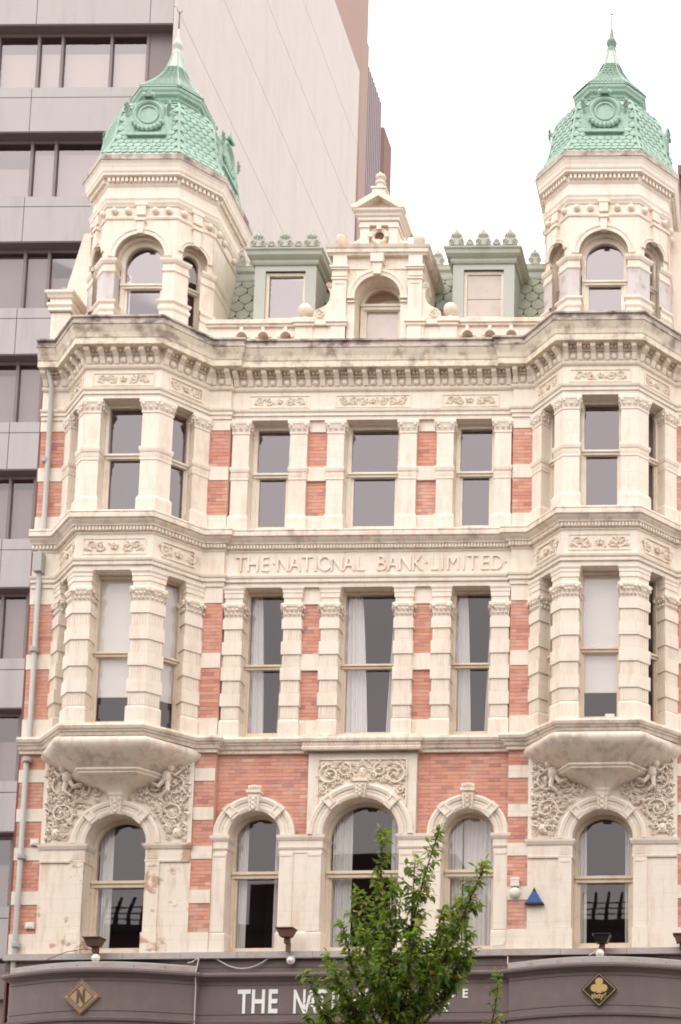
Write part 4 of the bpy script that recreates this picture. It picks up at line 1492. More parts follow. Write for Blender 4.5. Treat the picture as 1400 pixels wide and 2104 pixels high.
# --- windows
def sash(name, xf, w, z0, z1, zm, y, glass='glass', arch=False, fr=.055, heavy=.05, bar_out=.05, zs=None, mat='frame', lower_in=.02, parent=None):
    """a sliding sash window: box frame, two sashes with a meeting rail, two panes"""
    h = w / 2
    b = MB(xf)
    b.box(-h, -h + fr, y, y + .10, z0, zs or z1); b.box(h - fr, h, y, y + .10, z0, zs or z1)
    b.box(-h + fr, h - fr, y - .02, y + .10, z0, z0 + fr * 1.25)
    if arch:
        b.arch(0, zs, [(h, y + .10), (h, y), (h - fr, y), (h - fr, y + .10)], 24)
    else:
        b.box(-h + fr, h - fr, y, y + .10, z1 - fr, z1)
    win = part(name, b, mat, parent or bank)
    i = h - fr
    b = MB(xf)
    b.box(-h + .012, h - .012, y - bar_out, y + .05, zm, zm + heavy * .8)
    b.box(-h + .02, h - .02, y - bar_out * .4, y + .06, zm - heavy, zm - .003)
    part('meeting_rail', b, mat, win)
    b = MB(xf)
    f2 = fr * .6
    zb, zt = z0 + fr * 1.25, zm - heavy
    b.prism([(-i, zb), (i, zb), (i, zt), (i - f2, zt), (i - f2, zb + f2), (-i + f2, zb + f2), (-i + f2, zt), (-i, zt)], y + .03, y + .08)
    part('lower_sash', b, mat, win)
    b = MB(xf)
    b.add([(-i, y + .06, z0 + fr), (i, y + .06, z0 + fr), (i, y + .06, zm - heavy * .5), (-i, y + .06, zm - heavy * .5)], [(0, 1, 2, 3)])
    part('pane', b, glass, win)
    b = MB(xf)
    if arch:
        r = i
        pts = [(-i, zm + .01), (i, zm + .01)] + [(r * math.cos(PI * k / 20), zs + r * math.sin(PI * k / 20)) for k in range(21)]
        b.add([(x, y + .045, z) for x, z in pts], [tuple(range(len(pts)))])
    else:
        b.add([(-i, y + .045, zm + .01), (i, y + .045, zm + .01), (i, y + .045, z1 - fr), (-i, y + .045, z1 - fr)], [(0, 1, 2, 3)])
    part('pane', b, glass, win)
    return win

YW = .16
for cx, w in ((-2.015, .81), (0, 1.10), (2.015, .81)):
    sash('window', frame_at(cx, 0, 0), w - .01, 16.06, 18.34, 17.28, YW, 'glass_upper', fr=.085, mat='cream_paint')
    sash('window', frame_at(cx, 0, 0), w - .01, 11.86, 14.84, 13.29, YW, 'glass', fr=.06)
for s in (-1, 1):
    for k, (xf, L) in enumerate(bay_faces(s)):
        if k == 1:
            q, w = xf, .80
        else:
            u = (t1 + t2) / 2 - SL / 2
            q = xf @ Matrix.Translation((u if k == 2 else -u, 0, 0)); w = t2 - t1
        sash('window', q, w - .008, 16.04, 18.34, 17.26, .22, 'glass_upper', fr=.06 if k == 1 else .04, mat='cream_paint')
        sash('window', q, w - .008, 11.84, 14.84, 13.25, .22, 'glass', fr=.055 if k == 1 else .04)
        # filling behind the jambs so the pillars read as solid
for cx, r in ((-2.03, .50), (0, .73), (2.03, .50)):
    sash('window', frame_at(cx, 0, 0), 2 * r - .006, 7.62, None, 9.16, .24, 'glass', True, .065, .07, .05, 9.85)
for s in (-1, 1):
    sash('window', frame_at(s * CX, 0, 0), 2 * .58 - .006, 7.62, None, 9.0, .20, 'glass', True, .075, .07, .05, 9.70)
    c = s * CX
    faces = [(frame_at(c - (TH - TC / 2), TY + TC / 2, -PI / 4), 0), (frame_at(c, TY, 0), 1), (frame_at(c + (TH - TC / 2), TY + TC / 2, PI / 4), 0)]
    for xf, k in faces:
        r = .49 if k else .25
        sash('window', xf, 2 * r - .06, 19.95, None, 21.13 if k else 21.18, .20, 'glass_upper', True, .085 if k else .06, .05, .04, 21.63 if k else 21.78, 'cream_paint')
    d = dorm[s]
for s in (-1, 1):
    cx = s * 2.03
    b = MB(); b.box(cx - .41, cx - .35, .56, .64, 20.4, 21.98); b.box(cx + .35, cx + .41, .56, .64, 20.4, 21.98); b.box(cx - .35, cx + .35, .56, .64, 21.91, 21.98)
    b.box(cx - .35, cx + .35, .54, .64, 20.86, 20.96); b.box(cx - .35, cx + .35, .56, .64, 20.40, 20.46)
    b.box(cx - .44, cx + .44, .52, .6, 21.98, 22.02)
    wn_ = part('window', b, 'cream', bank)
    b = MB(); b.add([(cx - .35, .61, 20.44), (cx + .35, .61, 20.44), (cx + .35, .61, 21.91), (cx - .35, .61, 21.91)], [(0, 1, 2, 3)])
    part('pane', b, 'glass_upper', wn_)
    if s > 0:
        b = MB()
        b.box(cx - .345, cx + .345, .585, .60, 20.97, 21.36); b.box(cx - .345, cx + .345, .585, .60, 21.375, 21.90)
        part('window_board', b, 'board', wn_)
# gable window, boarded inside
gw = sash('window', frame_at(0, 0, 0), .88, 19.90, None, 21.07, GY + .34, 'glass', True, .075, .06, .05, 21.10, 'cream_paint')
b = MB()
b.box(-.38, .38, GY + .41, GY + .43, 19.9, 21.05)
pts = [(-.37, 20.99), (.37, 20.99), (.37, 21.25), (.20, 21.27), (.08, 21.26), (-.05, 21.22), (-.14, 21.14), (-.22, 21.05), (-.30, 21.02), (-.37, 21.0)]
b.prism(pts, GY + .405, GY + .42)
part('window_board', b, 'board', gw)
b = MB(); b.box(-.44, .44, GY + .44, GY + .46, 19.9, 21.9)
part('attic_board', b, 'tan', gw)

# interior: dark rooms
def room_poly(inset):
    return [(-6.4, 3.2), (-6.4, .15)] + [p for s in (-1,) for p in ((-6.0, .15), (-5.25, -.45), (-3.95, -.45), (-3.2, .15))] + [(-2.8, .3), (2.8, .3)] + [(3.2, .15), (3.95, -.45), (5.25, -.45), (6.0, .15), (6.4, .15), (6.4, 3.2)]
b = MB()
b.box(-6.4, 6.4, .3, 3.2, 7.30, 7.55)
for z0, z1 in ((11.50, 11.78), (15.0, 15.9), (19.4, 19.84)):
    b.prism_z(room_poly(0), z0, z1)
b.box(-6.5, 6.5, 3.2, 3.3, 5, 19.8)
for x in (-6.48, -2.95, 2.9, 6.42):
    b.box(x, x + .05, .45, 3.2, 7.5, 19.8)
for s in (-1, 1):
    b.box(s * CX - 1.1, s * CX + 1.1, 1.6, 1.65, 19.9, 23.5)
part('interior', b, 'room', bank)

# --- shop fascia
def bulge(c, n=10):
    pts = []
    for i in range(n + 1):
        t = -1 + 2 * i / n
        pts.append((c + t * 1.70, -.32 - .52 * math.cos(t * PI / 2) ** 1.0))
    return pts
FP = [(-6.36, 2.5), (-6.36, -.28)] + bulge(-CX) + [(-2.86, -.22), (2.86, -.22)] + bulge(CX) + [(6.45, -.25), (6.56, -.25), (6.56, 2.5)]
band('fascia', [(0, 3.2), (0, 6.18), (.04, 6.19), (.05, 6.24), (0, 6.26), (0, 6.355), (-.012, 6.36), (-.012, 6.37), (0, 6.375), (0, 6.91), (-.012, 6.915), (-.012, 6.925), (0, 6.93), (.0, 6.985), (.02, 7.0), (.05, 7.03), (.11, 7.06), (.13, 7.065), (.14, 7.10), (.13, 7.135), (.10, 7.15), (-.05, 7.16)], 'fascia', FP)
b = MB()
b.box(-6.5, 6.5, -.17, .3, 7.10, 7.43)
b.box(-6.5, 6.5, -.18, -.16, 7.27, 7.275)
part('fascia_board', b, 'fascia', bank)
b = MB()
seg = -6.52
while seg < 6.5:
    L = min(rnd.uniform(1.0, 1.5), 6.52 - seg)
    b.box(seg, seg + L - .006, -.27 - rnd.uniform(0, .008), .1, 7.435, 7.555 - rnd.uniform(0, .006))
    seg += L
part('lead_ledge', b, 'lead', bank)
for s in (-1, 1):
    b = MB()
    pth = [(x, y) for x, y in bulge(s * CX, 14)]
    b.sweep(pth, [(.02, 7.155), (.045, 7.16), (.045, 7.255), (.0, 7.275), (-.30, 7.34)])
    for i in range(6):
        x, y = offset(pth, .046)[2 + i * 2]
        b.sphere(x, y, 7.21, .018, .012, .018, 6, 4)
    part('lead_flashing', b, 'lead', bank)
b = MB()
b.box(-6.5, 6.5, -.1, 1.0, 0, 3.3)
part('shopfront', b, 'fascia', bank)

# worn sills of the arcade windows
for cx, w in ((-CX, 1.0), (-2.03, .9), (0, 1.3), (2.03, .9), (CX, 1.0)):
    b = MB(); b.box(cx - w / 2, cx + w / 2, -.06, .26, 7.553, 7.60)
    part('window_sill', b, 'peel', bank)

# ------------------------------------------------------------------ lettering and signs on the fascia
sign = thing('shop_lettering', 'white painted capitals THE NATIONAL GRANDE CAFE on the taupe shop fascia', 'sign', (0, -.225, 6.37))
def letters(txt, x0, x1, z, h, parent, xs, bold):
    n = len(txt)
    st_ = (x1 - x0) / n
    for i, ch in enumerate(txt):
        if ch == ' ':
            continue
        me = text_mesh(ch, h * 1.37, .004, bold, xs)
        link('letter', me, 'white_paint', parent, Matrix.Translation((x0 + st_ * (i + .5), -.228, z)))
letters('THE', -2.16, -1.36, 6.405, .455, sign, .62, .014)
letters('NATIONAL', -1.10, .56, 6.395, .455, sign, .52, .014)
letters('GRANDE', .66, 2.20, 6.65, .165, sign, .95, .007)
letters('CAFE', .66, 1.88, 6.395, .165, sign, 1.05, .007)

def diamond(mb, x, z, r, y0, y1):
    mb.prism([(x - r, z), (x, z - r), (x + r, z), (x, z + r)], y0, y1)
def dring(mb, x, z, r, t, y):
    for a, bq in (((-1, 0), (0, -1)), ((0, -1), (1, 0)), ((1, 0), (0, 1)), ((0, 1), (-1, 0))):
        mb.add([(x + r * a[0], y, z + r * a[1]), (x + r * bq[0], y, z + r * bq[1]), (x + (r - t) * bq[0], y, z + (r - t) * bq[1]), (x + (r - t) * a[0], y, z + (r - t) * a[1]),
                (x + r * a[0], y + .006, z + r * a[1]), (x + r * bq[0], y + .006, z + r * bq[1])], [(0, 1, 2, 3), (0, 1, 5, 4)])
ns = thing('diamond_sign', 'tan diamond sign with a dark letter N on the curved fascia', 'sign', (-4.74, -.85, 6.62))
b = MB(); diamond(b, -4.74, 6.62, .325, -.885, -.84); part('board', b, 'tan', ns)
b = MB()
dring(b, -4.74, 6.62, .315, .012, -.889); dring(b, -4.74, 6.62, .235, .010, -.889); dring(b, -4.74, 6.62, .215, .008, -.889)
for a in range(4):
    k = MB(); k.xf = None
    dx, dz = ((0, 1), (1, 0), (0, -1), (-1, 0))[a]
    b.box(-4.74 + dx * .275 - (.05 if dz else .004) * (0 if dx else .08), -4.74 + dx * .275 + .004, -.889, -.886, 6.62 + dz * .235 - .004, 6.62 + dz * .31)
for i in range(4):                                # fine border print along each side
    a0 = i * PI / 2
    for j in range(7):
        t = .14 + j * .12
        px = math.cos(a0) * (1 - t) + math.cos(a0 + PI / 2) * t
        pz = math.sin(a0) * (1 - t) + math.sin(a0 + PI / 2) * t
        k = .274
        b.add([(-4.74 + px * k + dx_, -.8885, 6.62 + pz * k + dz_) for dx_, dz_ in ((-.016, 0), (0, -.016), (.016, 0), (0, .016))], [(0, 1, 2, 3)])
part('border_print', b, 'sign_brown', ns)
link('letter', text_mesh('N', .32, .003, .02, .60), 'sign_brown', ns, Matrix.Translation((-4.74, -.889, 6.515)))
s6 = thing('diamond_sign', 'black diamond sign with a gold club and the word sixty6', 'sign', (4.64, -.85, 6.65))
b = MB(); diamond(b, 4.64, 6.65, .325, -.885, -.84); part('board', b, 'black', s6)
b = MB(); dring(b, 4.64, 6.65, .30, .013, -.889); part('border_print', b, 'gold', s6)
b = MB()
for dx, dz in ((0, .125), (-.08, .005), (.08, .005)):
    b.arch(4.64 + dx, 6.67 + dz, [(.001, -.892), (.07, -.892), (.072, -.885)], 20, 0, 2 * PI)
b.prism([(4.64 - .055, 6.585), (4.64 + .055, 6.585), (4.64 + .012, 6.66), (4.64 - .012, 6.66)], -.8925, -.886)
b.arch(4.64, 6.70, [(.001, -.8915), (.05, -.8915)], 12, 0, 2 * PI)
part('club_emblem', b, 'gold', s6)
link('letter', text_mesh('sixty6', .135, .002, .004, .88), 'gold', s6, Matrix.Translation((4.64, -.889, 6.49)))

# ------------------------------------------------------------------ small fixtures on the facade
def floodlight(x, y, z, label, rust, tilt=0):
    f = thing('floodlight', label, 'floodlight', (x, y, z), 'floodlights along the ledge')
    b = MB()
    b.add([(x - .15, y - .20, z + .10), (x + .15, y - .20, z + .10), (x + .15, y + .05, z + .115), (x - .15, y + .05, z + .115),
           (x - .10, y - .16, z - .03), (x + .10, y - .16, z - .03), (x + .10, y + .0, z - .03), (x - .10, y, z - .03)],
          [(0, 1, 2, 3), (4, 5, 6, 7), (0, 1, 5, 4), (1, 2, 6, 5), (2, 3, 7, 6), (3, 0, 4, 7)])
    part('lamp_head', b, rust, f)
    b = MB(); b.box(x - .165, x + .165, y - .23, y + .06, z + .112, z + .13)
    part('visor', b, rust, f)
    b = MB()
    b.box(x - .05, x + .05, y - .06, y + .03, z - .14, z - .03); b.box(x - .02, x + .06, y - .04, y + .02, z - .30, z - .14)
    part('bracket', b, 'rust', f)
    return f
floodlight(-4.73, -.42, 7.66, 'dark brown floodlight on the ledge above the tan N sign', 'sign_brown')
floodlight(-1.22, -.34, 7.82, 'rusty floodlight on a tall bracket above the white THE lettering', 'rust')
floodlight(4.64, -.42, 7.62, 'black floodlight on the ledge above the black club sign', 'black')
floodlight(6.12, -.34, 7.63, 'rusty floodlight at the far end of the ledge, past the club sign', 'rust')

pp = thing('drainpipe', 'grey cast iron drainpipe running down the brick quoins beside the office block', 'pipe', (-6.36, -.2, 0))
b = MB(); b.tube([(-6.36, -.18, .1), (-6.36, -.18, 7.5), (-6.355, -.18, 11.4)], .048, 10); b.tube([(-6.33, -.18, 11.75), (-6.33, -.18, 15.55)], .048, 10); b.tube([(-6.30, -.18, 15.9), (-6.30, -.2, 19.0), (-6.36, -.3, 19.35)], .048, 10)
part('pipe_run', b, 'pipe', pp, True)
for z in (9.4, 11.3, 13.5, 17.4, 7.7):
    b = MB(); b.lathe(-6.34, -.18, [(.075, z), (.08, z + .02), (.08, z + .09), (.06, z + .1)], 10); part('pipe_collar', b, 'pipe', pp)
b = MB(); b.box(-6.42, -6.26, -.28, -.10, 15.12, 15.5); part('hopper', b, 'pipe', pp)

al = thing('alarm_box', 'blue triangular burglar alarm box on the pale wall below the carved spandrel', 'alarm', (3.33, -.16, 8.5))
b = MB(); b.prism([(3.16, 8.44), (3.50, 8.44), (3.33, 8.73)], -.20, -.11); part('cover', b, 'blue', al)
b = MB(); b.prism([(3.145, 8.425), (3.515, 8.425), (3.50, 8.455), (3.16, 8.455)], -.215, -.11); b.prism([(3.30, 8.685), (3.36, 8.685), (3.33, 8.745)], -.212, -.11); part('edge_trim', b, 'black', al)

bb = thing('bell_box', 'cream alarm sounder with a round bell below a square box', 'alarm', (2.96, -.15, 8.7))
b = MB(); b.box(2.88, 3.04, -.20, -.10, 8.78, 8.95); b.box(2.865, 3.055, -.205, -.1, 8.90, 8.925); part('casing', b, 'white_plastic', bb)
b = MB(Matrix.Translation((2.955, -.12, 8.665)) @ Matrix.Rotation(PI / 2, 4, 'X')); b.lathe(0, 0, [(.105, -.02), (.11, .03), (.09, .07), (.04, .085)], 16); part('bell', b, 'white_plastic', bb, True)
for z, lab in ((9.74, 'small pale junction box beside the drainpipe, level with the arch impost'), (8.13, 'small pale junction box beside the drainpipe, just above the taupe fascia')):
    j = thing('junction_box', lab, 'junction box', (-6.13, -.15, z), 'junction boxes beside the drainpipe')
    b = MB(); b.box(-6.21, -6.05, -.15, -.09, z - .06, z + .06); part('casing', b, 'white_plastic', j)
    b = MB(); b.box(-6.18, -6.135, -.165, -.15, z - .04, z + .03); b.box(-6.125, -6.08, -.165, -.15, z - .03, z + .04); part('lid', b, 'white_paint', j)

def sag(p, q, drop, n=10):
    P, Q = Vector(p), Vector(q)
    return [tuple(P.lerp(Q, i / n) - Vector((0, 0, drop * 4 * (i / n) * (1 - i / n)))) for i in range(n + 1)]
b = MB()
b.tube([(-2.95, -.60, 7.28), (-2.88, -.58, 7.30), (-2.86, -.4, 7.40), (-2.80, -.25, 7.46), (-2.60, -.25, 7.45)] + sag((-2.58, -.24, 7.45), (-1.6, -.24, 7.43), .20)[1:] + [(-1.35, -.25, 7.44), (-1.0, -.25, 7.43), (.6, -.25, 7.425), (1.8, -.25, 7.42), (2.78, -.25, 7.44), (2.86, -.25, 7.42), (2.87, -.3, 7.25)], .011, 6)
tag(part('cable', b, 'cable'), 'white cable looping along the underside of the lead ledge', 'cable')
b = MB(); b.tube([(-2.87, -.30, 7.42), (-2.875, -.42, 7.1), (-2.88, -.36, 6.9), (-2.885, -.33, 4.0)], .010, 6)
tag(part('cable', b, 'cable'), 'thin cable hanging straight down the taupe fascia past the THE lettering', 'cable')
b = MB(); b.tube([(2.80, -.11, 8.6), (2.80, -.10, 7.9), (2.79, -.11, 7.72), (2.72, -.12, 7.66), (2.55, -.12, 7.65)], .010, 6)
tag(part('cable', b, 'cable'), 'cream cable running down from the bell box beside the brick strip', 'cable')
b = MB(); b.tube([(-5.55, -.6, 7.36), (-5.3, -.4, 7.55), (-5.0, -.3, 7.63), (-4.8, -.3, 7.60)], .007, 5)
tag(part('cable', b, 'opp_dark'), 'thin black wire lying on the flashing above the tan N sign', 'cable')
b = MB(); b.tube([(4.42, -.62, 7.34), (4.50, -.52, 7.42), (4.60, -.45, 7.55)], .009, 5)
tag(part('cable', b, 'cable'), 'short white wire rising to the black floodlight above the club sign', 'cable')
for x, y, z, lab in ((-1.17, -.28, 7.38, 'small round white security light under the rusty floodlight by the tree'), (4.63, -.70, 7.36, 'small white security light on the flashing above the black club sign'), (-4.66, -.56, 7.40, 'small white security light on the flashing above the tan N sign')):
    f = thing('security_light', lab, 'light fitting', (x, y, z), 'small white security lights')
    b = MB(); b.sphere(x, y - .03, z, .05, .05, .05, 12, 8); part('globe', b, 'white_paint', f, True)
    b = MB(Matrix.Translation((x, y, z)) @ Matrix.Rotation(PI / 2, 4, 'X')); b.lathe(0, 0, [(.075, -.03), (.08, 0), (.075, .02)], 12); part('base', b, 'white_plastic', f)

# ------------------------------------------------------------------ curtains and blinds behind the panes
def curtain(x0, x1, z0, z1, y, label, group, b0=None, b1=None, folds=6, amp=.03):
    """a hanging of folded cloth: top edge x0..x1, bottom edge b0..b1"""
    b0 = x0 if b0 is None else b0
    b1 = x1 if b1 is None else b1
    N, R_ = folds * 8, 10
    ph = rnd.uniform(0, 6)
    v, f = [], []
    for r in range(R_ + 1):
        t = r / R_
        e = t ** .7
        xa, xb = x0 + (b0 - x0) * e, x1 + (b1 - x1) * e
        for i in range(N + 1):
            u = i / N
            q = u + .012 * math.sin(3 * t + ph)
            v.append((xa + (xb - xa) * u, y + amp * math.sin(2 * PI * folds * q + ph) * (.7 + .3 * t) + amp * .4 * math.sin(2 * PI * folds * .37 * q + 2 * ph), z1 + (z0 - z1) * t))
    for r in range(R_):
        for i in range(N):
            a = r * (N + 1) + i
            f.append((a, a + 1, a + N + 2, a + N + 1))
    b = MB(); b.add(v, f)
    o = part('curtain', b, 'curtain', None, True)
    tag(o, label, 'curtain', group)
CG = 'white curtains behind the bank windows'
for cx, h, nm in ((-2.015, .40, 'THE'), (0, .55, 'NATIONAL BANK'), (2.015, .40, 'LIMITED')):
    curtain(cx - h + .03, cx - h + (.25 if h < .5 else .35), 11.9, 14.82, .32, 'broad white curtain in the square window under the carved word %s' % nm, CG, cx - h + .03, cx - h + (.36 if h < .5 else .52), 5)
    curtain(cx + h - (.06 if h < .5 else .08), cx + h - .02, 11.9, 14.82, .32, 'narrow strip of white curtain in the square window under the carved word %s' % nm, CG, cx + h - (.18 if h < .5 else .24), cx + h - .02, 4)
curtain(-2.46, -2.28, 7.6, 10.35, .40, 'white curtain on the bay side of the arched window above the THE lettering', CG, None, None, 4)
curtain(-1.76, -1.56, 7.6, 10.35, .40, 'white curtain on the tree side of the arched window above the THE lettering', CG, None, None, 4)
curtain(-.66, -.28, 7.6, 10.6, .40, 'wide white curtain in the broad centre arched window', CG, None, None, 7)
curtain(.48, .70, 7.6, 10.6, .40, 'narrow white curtain in the broad centre arched window behind the tree', CG, None, None, 4)
curtain(1.56, 1.84, 7.6, 10.4, .40, 'narrower white curtain of the fully curtained arched window behind the tree', CG, None, None, 4)
curtain(1.86, 2.50, 7.6, 10.4, .42, 'broader white curtain of the fully curtained arched window behind the tree', CG, None, None, 7)
curtain(-5.12, -4.86, 7.6, 10.3, .38, 'white curtain in the arched window above the tan N sign', CG, None, None, 4)
curtain(4.05, 4.24, 7.6, 10.3, .38, 'white curtain nearer the blue alarm in the arched window above the club sign', CG, None, None, 3)
curtain(4.98, 5.14, 7.6, 10.3, .38, 'white curtain farther from the blue alarm in the arched window above the club sign', CG, None, None, 3)
for s, nm in ((-1, 'above the tan N sign'), (1, 'above the club sign')):
    c = s * CX
    bl = thing('roller_blind', 'white roller blind in the bay front window %s' % nm, 'blind', (c, DF + .33, 14.7), 'white blinds in the bay windows')
    b = MB(); b.box(c - .37, c + .37, DF + .325, DF + .33, 12.46, 14.78); part('fabric', b, 'blind', bl)
    b = MB()
    b.box(c - .375, c + .375, DF + .318, DF + .338, 12.44, 12.47)
    for z in (12.9, 13.55, 14.15):
        b.box(c - .37, c + .37, DF + .3235, DF + .3245, z, z + .008)
    part('batten', b, 'curtain', bl)
    b = MB(); b.tube([(c - .40, DF + .33, 14.79), (c + .40, DF + .33, 14.79)], .025, 8); part('roller', b, 'white_plastic', bl)
xf = bay_faces(-1)[2][0] @ Matrix.Translation(((t1 + t2) / 2 - SL / 2, 0, 0))
bl = thing('roller_blind', 'white roller blind in a slanted side window of the bay', 'blind', tuple(xf @ Vector((0, .33, 14.7))), 'white blinds in the bay windows')
b = MB(xf); b.box(-.20, .20, .325, .33, 12.46, 14.78); part('fabric', b, 'blind', bl)
b = MB(xf); b.box(-.205, .205, .318, .338, 12.44, 12.47); part('batten', b, 'curtain', bl)
cd = thing('window_notice', 'small white card propped below the roller blind in a bay window', 'card', (4.78, DF + .31, 11.93))
b = MB(); b.prism_x([(DF + .305, 11.93), (DF + .31, 11.93), (DF + .345, 12.03), (DF + .34, 12.03)], 4.68, 4.86); part('card', b, 'white_paint', cd)

# ------------------------------------------------------------------ office block behind on the left
off = thing('office_block', 'tall mauve grey office block with ribbon windows and blank concrete side wall', 'building', (-20, 16, 0))
OX, OY = -11.48, 16.0
PB = 42.42
STO = 3.92
COLS = [OX, -12.32, -16.05, -19.78, -23.51]
MULS = (-12.5, -13.7, -15.32, -16.1, -17.42, -19.05, -19.83, -21.15)
c_me = {}
for k in range(-4, 11):
    z = PB - STO * k
    if z < 3:
        break
    for i, (xr, xl) in enumerate(zip(COLS, COLS[1:])):
        for nm, z0, z1 in (('cladding_panel', z, z + 1.21), ('sill_panel', z + 1.235, z + 1.58)):
            key = (nm, i)
            if key not in c_me:
                b = MB(); b.box(xl + .012, xr - (.012 if i else .075), OY, OY + .75, 0, z1 - z0)
                c_me[key] = b.mesh(nm); c_me[key].materials.append(M['panel'])
            link(nm, c_me[key], None, off, Matrix.Translation((0, 0, z0)))
    b = MB()
    b.box(-24, OX - .065, OY + .755, OY + .80, z - .02, z + 1.60)
    b.box(-24, OX - .065, OY + .02, OY + .75, z - .035, z - .003)
    part('soffit', b, 'bronze', off)
    # the ribbon window below this spandrel, recessed
    b = MB()
    for x in MULS:
        b.box(x - .045, x + .045, OY + .34, OY + .47, z - 2.36, z - .03)
    b.box(-24, OX - .07, OY + .36, OY + .45, z - .14, z - .03); b.box(-24, OX - .07, OY + .36, OY + .45, z - 2.36, z - 2.30)
    rb = part('ribbon_window', b, 'bronze', off)
    for x1, x0 in zip((OX - .95,) + MULS[1:-1], MULS[1:]):
        b = MB(); b.add([(x0, OY + .41, z - 2.33), (x1, OY + .41, z - 2.33), (x1, OY + .41, z - .1), (x0, OY + .41, z - .1)], [(0, 1, 2, 3)])
        part('pane', b, 'glass_office', rb)
    b = MB(); b.box(-12.46, OX - .065, OY + .37, OY + .42, z - 2.34, z - .03)
    part('end_panel', b, 'bronze', rb)
    b = MB()
    for x1, x0 in zip((OX - .95,) + MULS[1:-1], MULS[1:]):
        b.box(x0 + .03, x1 - .03, OY + .56, OY + .58, z - 2.33, z - (.62 if k == 0 else rnd.choice((.14, .4, .9))))
    part('office_blind', b, 'office_blind' if k == 0 else 'office_shade', off)
b = MB(); b.box(-24, OX - .4, OY + 2.3, 36, 0, 58.5)
part('core', b, 'bronze', off)
for k in range(15):
    z0 = 58.7 - (k + 1) * STO
    for y0, y1 in ((16.0, 36.0),):
        b = MB(); b.box(OX - .06, OX, OY - .004, 36.0, z0 + .012, z0 + STO - .012)
        part('concrete_panel', b, 'concrete', off)
b = MB(); b.box(OX - .35, OX - .03, OY + .9, 35.95, 0, 58.6)
part('joint_filler', b, 'rib_dark', off)
b = MB(); b.box(-24.0, -7.2, 13.0, 15.9, 0, 9.2); b.box(-24.2, -7.0, 12.8, 15.9, 9.2, 10.2)
part('podium', b, 'bronze', off)

tw_ = thing('brown_tower', 'stepped brown tower with a mauve ribbed flank behind the concrete wall', 'building', (-18, 44, 0))
b = MB(); b.box(-26, -12.60, 40.0, 40.9, 0, 78); part('slab', b, 'brown_tower', tw_)
b = MB(); b.box(-26, -12.84, 40.9, 42.0, 0, 65.6); part('slab', b, 'brown_tower', tw_)
b = MB(); b.box(-26, -12.92, 42.0, 44.72, 0, 64.6)
part('ribbed_block', b, 'rib', tw_)
for i in range(8):
    b = MB(); y = 42.12 + i * .33; b.box(-12.925, -12.84, y, y + .16, 0, 64.55); part('rib', b, 'rib', tw_)
b = MB(); b.box(-26, -12.72, 44.8, 46.3, 0, 63.3); part('slab', b, 'rib_dark', tw_)
b = MB(); b.box(-12.9, -12.74, 44.78, 44.9, 0, 63.3); part('fin', b, 'brown_tower', tw_)

# neighbour to the right, only slivers seen past the right turret
nb = thing('neighbour_building', 'dark brick neighbour with grey slate roof and tall chimney', 'building', (9, 6, 0))
b = MB(); b.box(6.6, 14, 1.5, 9, 0, 21.3); part('wall', b, 'brick_dark', nb)
b = MB(); b.prism_x([(1.5, 21.3), (3.2, 24.6), (7, 24.6), (9, 21.3)], 6.6, 14); part('roof', b, 'rib', nb)
b = MB(); b.box(5.92, 6.9, 3.0, 3.9, 20, 26.2); b.box(5.86, 6.96, 2.95, 3.95, 26.1, 26.35); part('chimney', b, 'rib_dark', nb)

# across the street, behind the camera: it is what the lower panes mirror
op = thing('opposite_building', 'dark red building across the street mirrored in the lower windows', 'building', (-4, -34, 0))
b = MB(); b.box(-60, 50, -40, -31, 0, 15.7); b.box(-12.5, -5.2, -40, -31.02, 15.7, 18.7); b.box(-13.6, -12.5, -40, -31.03, 15.7, 17.5); part('wall', b, 'opp_wall', op)
b = MB(); b.box(-60, 50, -31.2, -30.9, 15.5, 15.8); part('parapet', b, 'opp_dark', op)
for i in range(72):
    x = -26 + i * .53
    if -16.6 < x < -5:
        continue
    b = MB(); b.tube([(x, -31.2, 15.6), (x + .02, -31.25, 16.3), (x + .10, -31.5, 17.1)], .10, 6, .06)
    part('parapet_post', b, 'opp_dark', op)
for z in (16.1, 16.35, 16.6):
    b = MB(); b.tube([(-26, -31.25, z), (-16.5, -31.25, z)], .03, 5); b.tube([(-5.1, -31.25, z), (12, -31.25, z)], .03, 5)
    part('railing', b, 'opp_dark', op)

